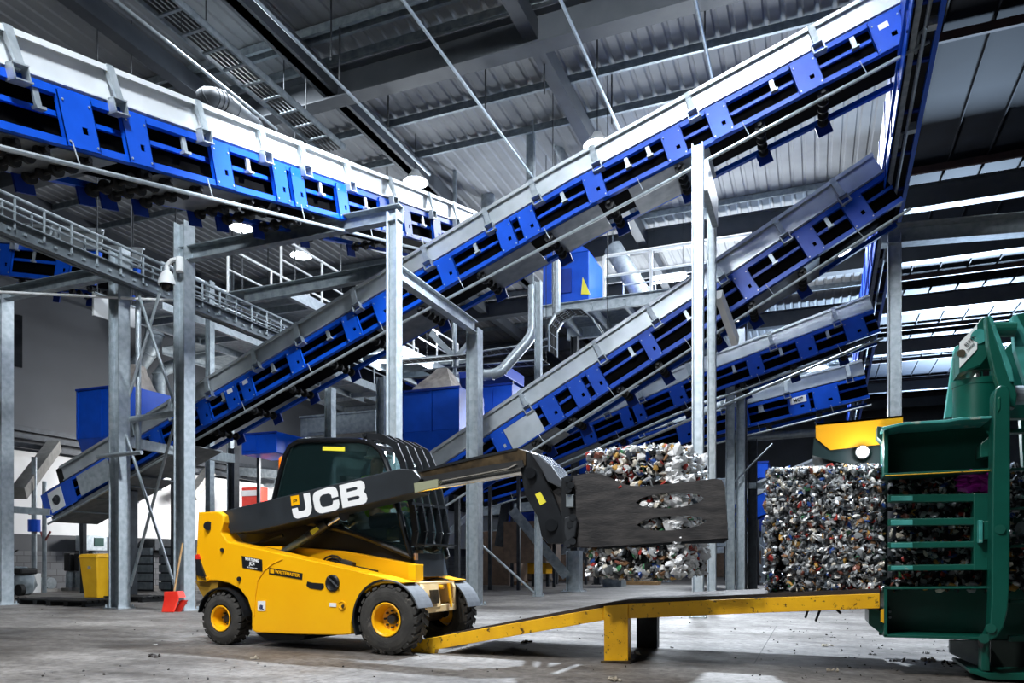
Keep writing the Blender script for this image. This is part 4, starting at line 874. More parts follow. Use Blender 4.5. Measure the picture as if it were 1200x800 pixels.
# near frame plate with the rounded foot
fp = [(1165, 462), (1167, 455), (1173, 451), (1180, 452), (1184, 458), (1184, 600), (1183, 690), (1181, 715), (1176, 735), (1168, 747), (1160, 751), (1154, 749), (1160, 735), (1162, 700), (1163, 560)]
gp_('frame_plate', fp, 6.42, .16, green, bevel=.01)
gp_('plate_slot', [(1169, 466), (1172.5, 464), (1172.5, 478), (1169, 484)], 6.412, .01, mat('green_pin_paint', '#0b5a46', None, .4))
for x, y in ((1161, 736), (1153, 748), (1172, 620)): MB().cyl(W(x, y, Y=6.41), W(x, y, Y=6.5), .035, 14).build('pin', green, GB)
# rails and inner posts to the right of the frame plate
for a, b in ((502, 507), (548, 551), (594, 597), (638, 642), (703, 707), (745, 752)):
    gp_('rear_rail', [(1184, a), (1260, a - 3), (1260, b - 3), (1184, b)], YG + .1, .1)
gp_('rear_block', [(1186, 600), (1240, 600), (1240, 640), (1186, 640)], YG + .3, .1, green)
MB().cyl(W(1199, 619, Y=YG + .25), W(1199, 619, Y=YG + .35), .06, 6).build('hex_nut', galvd, GB)
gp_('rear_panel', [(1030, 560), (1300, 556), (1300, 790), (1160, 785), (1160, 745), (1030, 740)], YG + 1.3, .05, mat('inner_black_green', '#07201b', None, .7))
# legs and base
gp_('leg', [(1150, 750), (1160, 750), (1160, 786), (1150, 786)], YG + .0, .12)
gp_('leg', [(1113, 750), (1150, 750), (1150, 781), (1138, 777), (1113, 765)], YG + .35, .06, galvd)
gp_('leg_bolt', [(1147, 750), (1153, 750), (1152, 759), (1148, 759)], YG - .03, .05, black, bevel=0)
gp_('base_plate', [(1136, 788), (1160, 796), (1300, 800), (1300, 790), (1160, 788), (1136, 784)], YG - .0, .8)
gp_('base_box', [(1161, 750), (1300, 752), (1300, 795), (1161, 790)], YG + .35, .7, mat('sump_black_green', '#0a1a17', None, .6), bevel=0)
# the press cylinder and its clevis on top
c0, c1 = W(1145, 489, Y=6.95), W(1145, 448, Y=6.95); rr = .17
MB().lathe(c0 - Z3 * .02, Z3, [(0, 0), (rr, 0), (rr, c1.z - c0.z - .02), (rr * 1.04, c1.z - c0.z - .015), (rr * 1.04, c1.z - c0.z + .03), (0, c1.z - c0.z + .03)], 40).build('press_cylinder', green, GB, smooth=True)
MB().cyl(c1 + Z3 * .0, c1 + Z3 * .085, rr * .72, 32).build('cylinder_rod', chrome, GB, smooth=True)
MB().cyl(c1 + Z3 * .07, c1 + Z3 * .2, rr * .96, 36).build('rod_collar', green, GB, smooth=True)
hs = MB().prism(PY([(1124, 436), (1124, 406), (1151, 372), (1157, 370), (1161, 376), (1161, 412), (1150, 427), (1124, 437)], 6.72), (0, .3, 0)).build('clevis_housing', green, GB, bevel=.008)
sg = MB().prism(PY([(1124.5, 431), (1124.5, 401), (1145, 380), (1145, 409)], 6.712), (0, .006, 0)).build('maker_plate', white, hs)
xd_ = W(1145, 380, Y=6.71) - W(1124.5, 401, Y=6.71)
for s_, sz, pp in (('ELTEN', .034, (1137, 399)), ('Limited', .022, (1137, 406)),): text(s_, sz, W(*pp, Y=6.705), xd_, Z3, dark, sg)
MB().cyl(W(1126.5, 414, Y=6.712), W(1126.5, 414, Y=6.70), .03, 18).build('plate_logo', mat('logo_bronze', '#4a4234', None, .5), sg)
gp_('side_strut', [(1119, 406), (1124, 404), (1124, 437), (1116, 489), (1107, 490)], 7.05, .08, greenl)
MB().cyl(W(1147, 394, Y=6.70), W(1147, 394, Y=6.76), .055, 20).build('pin_boss', greenl, hs)
arm = [(1155, 371), (1159, 370), (1165, 379), (1183, 430), (1192, 462), (1190, 478), (1178, 474), (1166, 440), (1158, 405)]
gp_('rocker_arm', arm, 6.52, .1, green, bevel=.008)
gp_('rocker_arm_edge', [(1159, 369), (1163, 371), (1186, 430), (1189, 447), (1184, 447), (1160, 376)], 6.5, .14, greenl)
gp_('rocker_arm', [(1186, 370), (1192, 368), (1225, 430), (1240, 480), (1212, 480), (1190, 410)], 6.8, .1, greenl, bevel=.008)
MB().cyl(W(1164, 386, Y=6.75), W(1190, 386, Y=6.75), .055, 18).build('cross_tube', green, GB)
gp_('rear_bracket', [(1172, 415), (1186, 400), (1205, 430), (1205, 490), (1184, 490)], 7.1, .1, green)
MB().cyl(W(1185, 463, Y=6.7), W(1230, 462, Y=6.7), .07, 18).build('cross_tube', galvd, GB)
gp_('rear_post', [(1190, 368), (1240, 360), (1240, 560), (1200, 560)], 7.4, .1, green)

# yellow hood above the standing bale, with its lamp
YH = 6.95; HD = thing('yellow_hood', 'yellow topped hood with a work lamp above the standing bale', 'hood', W(1005, 540, Y=YH + .4))
mb = MB(); mb.prism(PY([(956, 496), (1058, 486.5), (1058, 512), (1037, 520), (973, 527), (956, 513)], YH), (0, .012, 0)); mb.build('front_panel', mat('hood_yellow', '#eba61c', None, .35), HD)
mb = MB(); mb.prism(PY([(956, 496), (1058, 486.5), (1058, 489), (956, 498.5)], YH), (0, .6, 0)); mb.build('top_panel', MATS['hood_yellow'], HD)
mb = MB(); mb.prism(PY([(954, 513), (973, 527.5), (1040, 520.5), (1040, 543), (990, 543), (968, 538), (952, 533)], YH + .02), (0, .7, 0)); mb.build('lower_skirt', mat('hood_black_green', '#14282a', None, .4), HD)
lp = W(1011, 529, Y=YH - .10)
lb = MB().cyl(lp + V((0, .11, 0)), lp + V((0, .02, 0)), .055, 20).build('lamp_body', black, HD)
MB().lathe(lp, (0, -1, 0), [(0, .005), (.03, .003), (.045, -.02)], 20).build('lamp_lens', lampm, HD, smooth=True)
light('work_lamp', 'POINT', lp + V((0, -.08, 0)), lp + V((0, -1, 0)), 5, COOL, .04)
# ------------------------------------------------------------------ lamps
def bay_lamp(px, py, Zl, label, r=.34, k=1.0, power=25):
    p = W(px, py, Z=Zl); t = thing('high_bay_lamp', label, 'lamp', p)
    MB().lathe(p, Z3, [(0, .02), (r * .85, .02), (r, -.02), (r * 1.02, 0), (r * .8, .08), (r * .45, .2), (.1, .3), (0, .3)], 28).build('lamp_shade', white, t, smooth=True)
    MB().lathe(p, Z3, [(0, .0), (r * .84, 0), (r * .84, .018), (0, .018)], 28).build('bulb_glow', lampm, t, smooth=True)
    MB().tube([p + Z3 * .3, V((p.x, p.y, ZR))], .012, 6).build('hanging_rod', dark, t)
    light('lamp_light', 'POINT', p - Z3 * .15, p - Z3, power, COOL, .15)
    return t
bay_lamp(487, 213, 11.2, 'bright high bay lamp behind the descending conveyor tip')
bay_lamp(700, 170, 11.2, 'bright high bay lamp right above the main conveyor at mid photo')
bay_lamp(353, 299, 10.6, 'bright lamp seen through the white handrails left of centre')
bay_lamp(283, 267, 10.9, 'bright lamp just below the descending conveyor at left')
bay_lamp(954, 431, 9.6, 'small lamp glowing over the lowest rising conveyor', r=.6)
def tube_lamp(px, py, d, label, L=1.2, power=20):
    p = W(px, py, d=d); t = thing('strip_lamp', label, 'lamp', p)
    MB().box(p.x - L / 2, p.x + L / 2, p.y - .12, p.y + .12, p.z + .06, p.z + .14).build('lamp_housing', white, t)
    MB().tube([(p.x - L / 2 + .03, p.y, p.z), (p.x + L / 2 - .03, p.y, p.z)], .10, 10).build('glowing_tube', strip, t)
    for s_ in (-1, 1): MB().tube([(p.x + s_ * L * .4, p.y, p.z + .14), (p.x + s_ * L * .4, p.y, ZR)], .01, 5).build('hanging_wire', dark, t)
    light('lamp_light', 'POINT', p - Z3 * .3, p - Z3, power, COOL, .2)
tube_lamp(783, 327, 25, 'glowing strip lamp beyond the platform handrail')
tube_lamp(972, 298, 24, 'glowing strip lamp under the steep conveyor at right')

# ------------------------------------------------------------------ roof services
def pipe(pts, r, label, m=galv, name='roof_pipe', cat='pipe', n=10, group=None):
    return tag(MB().tube(pts, r, n).build(name, m, smooth=True), label, cat, group)
for (a, b), lab in ((((300, 0), (500, 205)), 'leftmost thin pipe of three running under the roof'), (((472, 0), (640, 235)), 'middle thin pipe of three running under the roof'), (((657, 0), (735, 172)), 'rightmost thin pipe of three running under the roof, above the lamp'), (((815, 0), (835, 95)), 'short thin roof pipe above the top right bend of the conveyor'), (((135, 0), (330, 150)), 'thin roof pipe beside the cable ladder at upper left')):
    x = W(*a, Z=11.15).x; pa, pb = W(*a, Z=11.15), W(*b, Z=11.15); pb.x = pa.x; pa.y -= 3
    pipe([pa, pb], .035, lab)

for i, (x, y0, y1) in enumerate(((388, 15, 70), (455, 110, 150), (569, 82, 130), (700, 45, 92), (826, 15, 60), (398, 50, 95), (717, 92, 145), (638, 60, 110))):
    d = W(x, y1, Z=11.15).y; p = W(x, y1, Y=d)
    tag(MB().cyl(p, V((p.x, p.y, ZR)), .018, 6).build('drop_rod', dark), 'thin black drop rod hanging from the roof sheets', 'rod', 'thin drop rods under the roof')
# cable ladder at upper left running away
LX0, LX1 = W(180, 10, Z=11.0).x, W(222, 10, Z=11.0).x; y0, y1 = 3.0, 15.5
CT = thing('cable_ladder', 'dark wide cable ladder hung under the roof at upper left', 'cable tray', (LX0, 9, 10.9))
for x in (LX0, LX1): MB().cbeam((x, y0, 10.95), (x, y1, 10.95), .14, .05, t=.012).build('side_rail', galvd, CT)
for j in range(22):
    y = y0 + .3 + j * (y1 - y0 - .4) / 22; MB().box(LX0, LX1, y - .03, y + .03, 10.9, 10.93).build('rung', galvd, CT)
for j in range(5):
    MB().tube([(LX0 + (LX1 - LX0) * (j + .7) / 6, y0, 10.96), (LX0 + (LX1 - LX0) * (j + .7) / 6, y1, 10.96)], .025, 6).build('cable', black, CT)
for y in (5, 8, 11, 14):
    for x in (LX0, LX1): MB().cyl((x, y, 10.95), (x, y, ZR), .012, 5).build('hanger_rod', dark, CT)
# ducts
def duct(pts, r, label, m=galv, name='round_duct', hang=False):
    t = MB(); P = [V(p) for p in pts]; Q = [P[0]]
    for i in range(1, len(P) - 1):
        a, b, c = P[i - 1], P[i], P[i + 1]; L = min(r * 2, (a - b).length * .45, (c - b).length * .45); s_, e_ = b + (a - b).normalized() * L, b + (c - b).normalized() * L
        for k in range(5): u_ = k / 4; Q.append(s_.lerp(b, u_).lerp(b.lerp(e_, u_), u_))
    Q.append(P[-1]); t.tube(Q, r, 18)
    for a, b in zip(P[:-1], P[1:]):
        dd_ = (b - a).normalized(); 
        for u_ in (.25, .6, .9):
            p = a.lerp(b, u_); t.cyl(p - dd_ * .02, p + dd_ * .02, r * 1.06, 18)
    if hang:
        p = max(P, key=lambda q: q.z); t.cyl(p, V((p.x, p.y, ZR)), .015, 6)
    return tag(t.build(name, m, smooth=True), label, 'duct')
YV = 19.0
duct([W(622, 225, Y=YV), W(622, 125, Y=YV), W(630, 128, Y=YV + .4), W(664, 192, Y=YV + 1.5)], .13, 'galvanised duct rising above the main conveyor then bending down right')
duct([W(625, 335, Y=18.6), W(625, 392, Y=18.6), W(585, 438, Y=18.2), W(556, 440, Y=18.2)], .14, 'galvanised duct bending down left behind the central columns', hang=True)
duct([W(652, 300, Y=20.5), W(652, 368, Y=20.5)], .13, 'short upright duct in front of the blue machine', hang=True)
duct([W(572, 262, Y=22), W(572, 222, Y=22), W(582, 213, Y=22), W(625, 208, Y=22)], .22, 'duct elbow seen between the two upper conveyors')
duct([W(180, 330, Y=20), W(182, 400, Y=20), W(150, 445, Y=20)], .3, 'ribbed duct dropping behind the upper X brace at left', galvd)
duct([W(186, 470, X=-22.0), W(186, 435, X=-22.0), W(205, 428, X=-22.0)], .22, 'grey duct elbow against the left cladding', galvd)
duct([W(238, 118, Y=12.6), W(246, 113, Y=12.6), W(262, 119, Y=13.0), W(300, 150, Y=14.5)], .2, 'dark ribbed duct elbow beyond the cable ladder', beamm)
duct([W(718, 290, Y=24), W(755, 350, Y=24)], .3, 'pale duct slanting behind the platform handrail', hang=True)
# arched cable trays at mid photo
def tray(pts, w, label, y=17.5):
    P = [W(a, b, Y=y) for a, b in pts]; t = thing('cable_tray', label, 'cable tray', P[0])
    for o in (-w / 2, w / 2):
        mb = MB()
        for a, b in zip(P[:-1], P[1:]): mb.bar(a + Y3 * o, b + Y3 * o, .03, .09, up=(0, 1, 0))
        mb.build('side_rail', galv, t)
    for a, b in zip(P[:-1], P[1:]):
        n = max(2, int((b - a).length / .22))
        for k in range(n): p = a.lerp(b, (k + .5) / n); MB().bar(p - Y3 * w / 2, p + Y3 * w / 2, .03, .02).build('rung', galv, t)
    for k in range(4):
        MB().tube([p + Y3 * (k - 1.5) * w / 5 for p in P], .022, 6).build('cable', black, t)
    for p in (P[0], P[-1]): MB().cyl(p, V((p.x, p.y, ZR)), .012, 6).build('hanger_rod', dark, t)
tray([(648, 415), (648, 385), (655, 373), (668, 366), (686, 366), (697, 376), (712, 400)], .6, 'arched cable tray of cables beside the central duct')
tray([(470, 424), (540, 418), (625, 406), (650, 398)], .5, 'long cable ladder running behind the hopper cone', 20.0)
tray([(500, 436), (560, 430), (640, 424)], .5, 'second cable ladder just below the long one', 20.4)

# ------------------------------------------------------------------ walkways, platforms and handrails
def handrail(p0, p1, label, h=1.0, n=5, r=.03, m=galv, posts=True, name='handrail', mid=(.5,), group=None):
    p0, p1 = V(p0), V(p1); t = thing(name, label, 'handrail', p0, group)
    MB().tube([p0 + Z3 * h, p1 + Z3 * h], r, 8).build('top_rail', m, t)
    for f in mid: MB().tube([p0 + Z3 * h * f, p1 + Z3 * h * f], r * .8, 8).build('middle_rail', m, t)
    for k in range(n): p = p0.lerp(p1, k / (n - 1)); MB().tube([p - Z3 * .05, p + Z3 * h], r, 8).build('post', m, t)
    return t
XW = -11.8; dullm = mat('weathered_steel', '#5b6368', '#6b7378', .5, .4, 6)
a, b = W(-40, 241, X=XW), W(352, 411, X=XW)
wk = thing('walkway_girder', 'long steel girder with low rail crossing behind the camera column', 'walkway', a)
b.z = a.z = (a.z + b.z) / 2
MB().cbeam(a, b, .26, .12, t=.015, side=-1).build('stringer', dullm, wk)
a2, b2 = a + V((-.3, 0, 0)), b + V((-.3, 0, 0)); MB().cbeam(a2, b2, .12, .06, t=.015).build('stringer', dullm, wk)
for k in range(30): p = a.lerp(b, (k + .5) / 30); MB().bar(p + V((-.3, 0, 0)), p, .05, .04).build('cross_member', galvd, wk)
for o in (0, -.3):
    for h in (.52, .28): MB().tube([a + V((o, 0, h)), b + V((o, 0, h))], .03 if h > .5 else .02, 8).build('rail', galvd, wk)
for k in range(16):
    for o in (0, -.3): p = a.lerp(b, (k + .5) / 16) + V((o, 0, 0)); MB().tube([p, p + Z3 * .52], .022, 6).build('rail_post', galvd, wk)
# upper platforms behind, left of centre
def plat(x0, x1, y0, y1, z, label, m=galvd, label_cat='platform'):
    t = thing('steel_platform', label, label_cat, ((x0 + x1) / 2, (y0 + y1) / 2, z))
    for x in (x0, x1): MB().cbeam((x, y0, z), (x, y1, z), .28, .12, t=.016, side=1 if x == x1 else -1).build('edge_beam', galv, t)
    MB().box(x0, x1, y0, y1, z + .10, z + .13).build('deck', m, t)
    for y in (y0 + .5, (y0 + y1) / 2, y1 - .5):
        for x in (x0, x1): MB().tube([(x, y, z + .1), (x, y, ZR)], .02, 6).build('hanger_rod', dark, t)
    n = max(2, int((y1 - y0) / 2))
    for k in range(n): y = y0 + (k + .5) * (y1 - y0) / n; MB().cbeam((x0, y, z - .04), (x1, y, z - .04), .18, .08, t=.012).build('joist', galv, t)
    return t
p = W(300, 300, Y=15.5); plat(p.x, p.x + 1.6, 14.5, 24, 7.35, 'raised steel platform behind the white handrails, left of centre')
handrail((p.x + 1.6, 14.5, 7.5), (p.x + 1.6, 24, 7.5), 'white handrail on the near edge of the raised platform', 1.05, 7, m=white)
handrail((p.x, 14.5, 7.5), (p.x, 24, 7.5), 'white handrail on the far edge of the raised platform', 1.05, 7, m=white)
q = W(205, 300, Y=18); plat(q.x - 2.6, q.x, 20, 32, 8.3, 'wide upper platform beneath the descending conveyor at left')
q2 = W(240, 285, Y=17.5); plat(q2.x - 1.2, q2.x + .4, 15.5, 28, 7.9, 'narrow upper platform nearer the camera column, left of centre')
handrail((q2.x + .4, 15.5, 8.05), (q2.x + .4, 28, 8.05), 'grey handrail on the narrow upper platform', 1.0, 8)
# platform with handrails at centre right
pa, pb = W(636, 372, Y=20.8), W(835, 340, Y=20.8); z0 = W(700, 357, Y=20.8).z
PL = thing('steel_platform', 'steel platform with handrail behind the steep conveyor, right of centre', 'platform', (pa.x, 20.8, z0))
MB().cbeam((pa.x, 20.8, z0), (pb.x + 1, 20.8, z0), .35, .14, t=.02, side=-1).build('edge_beam', galv, PL)
MB().cbeam((pa.x, 23.2, z0), (pb.x + 1, 23.2, z0), .35, .14, t=.02).build('edge_beam', galv, PL)
MB().box(pa.x, pb.x + 1, 20.8, 23.2, z0 + .17, z0 + .2).build('deck', galvd, PL)
for k in range(6): x = pa.x + (k + .5) * (pb.x + 1 - pa.x) / 6; MB().cbeam((x, 20.8, z0 - .02), (x, 23.2, z0 - .02), .2, .08, t=.015).build('joist', galv, PL)

for x in (pa.x + .3, pb.x + .6): MB().ibeam((x, 23.0, 0), (x, 23.0, z0 - .15), .22, .22, up=(1, 0, 0)).build('leg', dark, PL)
xr = W(708, 345, Y=20.8).x; handrail((xr, 20.82, z0 + .2), (pb.x + 1, 20.82, z0 + .2), 'pale handrail on the front edge of the central platform', 1.15, 4, .05, white)
handrail((xr, 23.1, z0 + .2), (pb.x + 1, 23.1, z0 + .2), 'pale handrail on the rear edge of the central platform', 1.1, 5, .03)
# the blue machine on the platform
bx = W(636, 360, Y=21.2); by = W(690, 360, Y=21.2); zt_ = W(660, 298, Y=21.2).z
BM = thing('sorting_machine', 'blue sorting machine housing on the central platform', 'machine', (bx.x, 21.5, z0 + .2))
MB().box(bx.x, by.x, 21.2, 23.0, z0 + .2, zt_).build('housing', blue, BM, bevel=.03)
MB().prism([(bx.x, 21.2, zt_), (by.x, 21.2, zt_), (by.x - .4, 21.6, zt_ + .4), (bx.x + .4, 21.6, zt_ + .4)], (0, .9, 0)).build('lid', blue, BM)
MB().prism([W(683, 325, Y=21.18), W(692, 345, Y=21.18), W(681, 345, Y=21.18)], (0, -.02, 0)).build('warning_triangle', MATS['sticker_yellow'], BM)
MB().box(bx.x + .5, bx.x + .9, 21.15, 21.2, z0 + .6, z0 + 1.3).build('door', blued, BM)

# ------------------------------------------------------------------ hoppers
def hopper(px0, px1, pyt, pyb, Y, depth, label, taper=.0):
    a = W(px0, pyt, Y=Y); b = W(px1, pyt, Y=Y); zt, zb = W((px0 + px1) / 2, pyt, Y=Y).z, W((px0 + px1) / 2, pyb, Y=Y).z
    t = thing('hopper', label, 'hopper', ((a.x + b.x) / 2, Y + depth / 2, zb)); zm = zb + (zt - zb) * .35
    MB().box(a.x, b.x, Y, Y + depth, zm, zt).build('upper_body', blue, t, bevel=.02)
    MB().hexa([(a.x + taper, Y + taper, zb), (b.x - taper, Y + taper, zb), (b.x - taper, Y + depth - taper, zb), (a.x + taper, Y + depth - taper, zb), (a.x, Y, zm), (b.x, Y, zm), (b.x, Y + depth, zm), (a.x, Y + depth, zm)]).build('lower_body', blue, t)
    mb = MB()
    for x in (a.x - .02, (a.x + b.x) / 2, b.x - .04): mb.box(x, x + .06, Y - .03, Y, zm, zt); mb.build('stiffener', blue, t); mb = MB()
    MB().box(a.x - .04, b.x + .04, Y - .05, Y + .02, zt - .06, zt).build('rim', blued, t)
    for x, y in ((a.x + .1, Y + .1), (b.x - .1, Y + .1), (a.x + .1, Y + depth - .1), (b.x - .1, Y + depth - .1)): MB().box(x - .06, x + .06, y - .06, y + .06, 0, zb + .05).build('leg', dark, t)
    return t, a.x, b.x, zt
t, xa, xb_, zt1 = hopper(91, 146, 453, 545, 15.2, 1.9, 'blue hopper behind the left columns above the conveyor tail', .15)
MB().box(xb_ - .01, xb_ + .012, 15.7, 17.0, zt1 - .95, zt1 - .75).build('stripe', paper, t)
def cone(x0, x1, y0, y1, z, h, label, cx=.5, top=.12):
    mb = MB(); xm = x0 + (x1 - x0) * cx; ym = (y0 + y1) / 2; w = (x1 - x0) * top
    mb.hexa([(x0, y0, z), (x1, y0, z), (x1, y1, z), (x0, y1, z), (xm - w, ym - w, z + h), (xm + w, ym - w, z + h), (xm + w * .8, ym + w, z + h * .95), (xm - w, ym + w, z + h)])
    o = mb.build('cloth_hood', paper); b = o.modifiers.new('s', 'SUBSURF'); b.subdivision_type = 'SIMPLE'; b.levels = b.render_levels = 4
    tx = bpy.data.textures.new('t', 'CLOUDS'); tx.noise_scale = .4; d = o.modifiers.new('d', 'DISPLACE'); d.texture = tx; d.strength = .15
    return tag(o, label, 'cloth hood')
cone(xa + .5, xb_ - .25, 15.6, 16.6, zt1 + .03, .75, 'grey cloth hood on the left blue hopper', .75)
t, xa, xb_, zt2 = hopper(471, 538, 455, 532, 17.6, 1.6, 'blue hopper behind the column at the telehandler cab', .1)
cone(xa + .15, xb_ - .3, 17.8, 18.9, zt2 + .03, .62, 'grey cloth hood on the hopper behind the cab', .6, .13)
# more blue boxes far behind
def bbox(px0, py0, px1, py1, Y, d, label, m=blue, name='machine_box', cat='machine', parts=True):
    a, b = W(px0, py1, Y=Y), W(px1, py0, Y=Y); z0_, z1_ = min(a.z, b.z), max(a.z, b.z); t = thing(name, label, cat, ((a.x + b.x) / 2, Y + d / 2, z0_))
    MB().box(a.x, b.x, Y, Y + d, z0_, z1_).build('housing', m, t, bevel=.02)
    if parts:
        MB().box(a.x + .1 * (b.x - a.x), a.x + .45 * (b.x - a.x), Y - .03, Y, z0_ + .15 * (z1_ - z0_), z1_ - .15 * (z1_ - z0_)).build('access_door', m, t)
        MB().box(a.x - .03, b.x + .03, Y - .04, Y, z1_ - .06, z1_).build('rim', blued if m is blue else galvd, t)
        if z0_ > .1:
            for x in (a.x + .08, b.x - .08): MB().box(x - .05, x + .05, Y + d * .5 - .05, Y + d * .5 + .05, 0, z0_).build('leg', dark, t)
    return t
bbox(283, 505, 324, 533, 20, 1.5, 'small blue machine box under the conveyor above the red cabinet')
bbox(560, 448, 600, 490, 21, 1.5, 'blue machine box between the central columns')
bbox(475, 425, 590, 450, 24, 2, 'wide dark blue housing behind the cable ladders', blued)
bbox(352, 480, 440, 512, 20.5, 1.4, 'grey duct housing above the cab roof, behind columns', galvd)
bbox(640, 520, 680, 600, 27, 2, 'blue machine box behind the boom head', blued)
bbox(590, 610, 636, 660, 24, 2, 'brown stack of cardboard behind the front columns', mat('cardboard_brown', '#6b5646', '#57473a', .8, 0, 5), 'cardboard_stack', 'stack', False)
bbox(566, 622, 596, 690, 26, 2, 'dark brown timber screen behind the rear column', MATS['cardboard_brown'], 'timber_screen', 'screen', False)
bbox(618, 640, 640, 672, 25, .8, 'yellow box on the floor behind the slim column', yel, 'storage_box', 'box')
bbox(706, 650, 728, 690, 26, .8, 'small grey cabinet under the gripped bale', galvd, 'cabinet', 'cabinet')
bbox(738, 674, 758, 688, 30, .6, 'small grey block on the floor far behind the ramp', galvd, 'block', 'block', False)
bbox(884, 603, 904, 622, 35, 1, 'dark blue box behind the short post with bolts', blued)
bbox(640, 612, 672, 636, 24, 1.2, 'tilted blue drive unit behind the clamp carriage', blued, 'drive_unit', 'machine')
# far low conveyors and legs give the dark machine lines
for i, (x0, y0_, x1, y1_, Y, lab) in enumerate(((560, 655, 700, 640, 28, 'far low machine beam left of the stub column'), (690, 640, 900, 634, 34, 'far long grey machine beam behind the ramp'), (560, 420, 480, 425, 24, 'far beam behind hopper cone'), (222, 548, 330, 556, 25, 'far grey service beam over the red cabinet'), (222, 560, 325, 566, 27, 'lower far service beam over the red cabinet'), (560, 600, 700, 585, 27, 'far crossing beam behind the boom head'))):
    beam(W(x0, y0_, Y=Y), W(x1, y1_, Y=Y + .5), lab, h=.35, b=.3)
for i, (x, py, Y, lab) in enumerate(((700, 688, 28, 'far dark column left of the gripped bale bottom'), (760, 688, 30, 'far thin column under the gripped bale'), (782, 688, 33, 'far thin column right of the gripped bale bottom'), (330, 688, 24, 'far dark column behind the cab rear'), (500, 690, 20, 'grey column just right of the cab guard'), (520, 690, 24, 'far column left of the rear galvanised column'))):
    column(x, 0, Y, 4.5 if x > 560 else 5.2, lab, .24, .24, dark if 'dark' in lab else galvd)
# stair with handrail between the columns at right
st = thing('steel_stair', 'steel stair descending behind the columns left of the large bale', 'stair', W(900, 690, Y=31))
s0_, s1_ = W(845, 625, Y=31), W(903, 678, Y=31); s1_.z = .15
for o in (0, .9): MB().bar(s0_ + Y3 * o, s1_ + Y3 * o, .05, .28).build('stringer', galv, st)
for k in range(9): p = s0_.lerp(s1_, (k + .5) / 9); MB().box(p.x - .14, p.x + .14, p.y, p.y + .9, p.z - .02, p.z + .02).build('tread', galv, st)
MB().tube([s0_ + Z3 * 1.0, s1_ + Z3 * 1.0], .035, 8).build('handrail', galv, st)
for k in range(4): p = s0_.lerp(s1_, k / 3); MB().tube([p, p + Z3 * 1.0], .03, 8).build('post', galv, st)

# ------------------------------------------------------------------ left corner things
XC = W(216, 320, Y=YA)
cm = thing('dome_camera', 'white dome security camera on a curved arm on the left column', 'camera', W(197, 334, Y=YA - .15))
pc = W(196, 334, Y=YA - .15); MB().lathe(pc, Z3, [(0, .26), (.05, .26), (.09, .22), (.14, .12), (.16, .02), (.16, 0), (0, 0)], 24).build('camera_housing', white, cm, smooth=True)
MB().lathe(pc, Z3, [(.13, 0), (.12, -.05), (.08, -.1), (0, -.12)], 20).build('camera_dome', mat('smoked_dome', '#0b0c0e', None, .1), cm, smooth=True)
MB().tube([pc + Z3 * .24, pc + Z3 * .36, pc + Z3 * .44 + X3 * .1, pc + Z3 * .44 + X3 * .22, pc + Z3 * .38 + X3 * .3], .04, 10).build('camera_arm', white, cm, smooth=True)
q = pc + X3 * .3; MB().cyl(q + Z3 * .2, q + Z3 * .46, .07, 12).build('camera_mount', white, cm, smooth=True)
sgn = thing('sign_board', 'blank white sign board hanging behind the left column', 'sign', W(134, 384, X=-13.6))
MB().prism(PX([(110, 341.5), (158, 359.5), (158, 384), (110, 369)], -13.6), (-.05, 0, 0)).build('board', white, sgn)
MB().prism(PX([(110, 341.5), (158, 359.5), (158, 361), (110, 343)], -13.59), (.03, 0, 0)).build('board_frame', galvd, sgn)
for q_ in PX([(114, 344), (154, 359)], -13.62): MB().cyl(q_, V((q_.x, q_.y, ZR)), .012, 6).build('hanging_wire', dark, sgn)
# wheeled bin
bp_ = W(117, 702, Z=0); wb_, hb_ = .29, 1.07
bn = thing('wheeled_bin', 'yellow wheeled bin with a grey control box above it', 'bin', bp_)
MB().hexa([bp_ + V(c) for c in ((-.22, -.24, .04), (.22, -.24, .04), (.22, .24, .04), (-.22, .24, .04), (-.29, -.33, 1.0), (.29, -.33, 1.0), (.29, .33, 1.0), (-.29, .33, 1.0))]).build('bin_body', ybin, bn, bevel=.03)
MB().hexa([bp_ + V(c) for c in ((-.31, -.35, .98), (.31, -.35, .98), (.31, .35, .98), (-.31, .35, .98), (-.28, -.30, 1.07), (.28, -.30, 1.07), (.28, .33, 1.09), (-.28, .33, 1.09))]).build('bin_lid', ybin, bn, bevel=.02)
MB().cyl(bp_ + V((-.28, .38, 1.02)), bp_ + V((.28, .38, 1.02)), .02, 10).build('bin_handle', ybin, bn)
for s_ in (-1, 1): MB().cyl(bp_ + V((s_ * .20, .22, .1)), bp_ + V((s_ * .27, .22, .1)), .1, 18).build('bin_wheel', black, bn)
MB().box(bp_.x - .02, bp_.x + .08, bp_.y - .31, bp_.y - .29, .72, .88).build('bin_label', paper, bn)
# control cabinet on the wall
cp = W(110, 640, X=-22.4); cb_ = thing('control_cabinet', 'grey control cabinet with a small green screen over the bin', 'cabinet', cp)
MB().box(-22.7, -22.2, cp.y - .45, cp.y + .35, 1.25, 1.75).build('cabinet_body', galv, cb_, bevel=.02)
MB().box(-22.2, -22.18, cp.y - .15, cp.y + .2, 1.4, 1.68).build('screen', mat('screen_green', '#1d4a44', None, .3), cb_)
MB().box(-22.6, -22.4, cp.y - .05, cp.y + .05, 0, 1.25).build('stand', galvd, cb_)
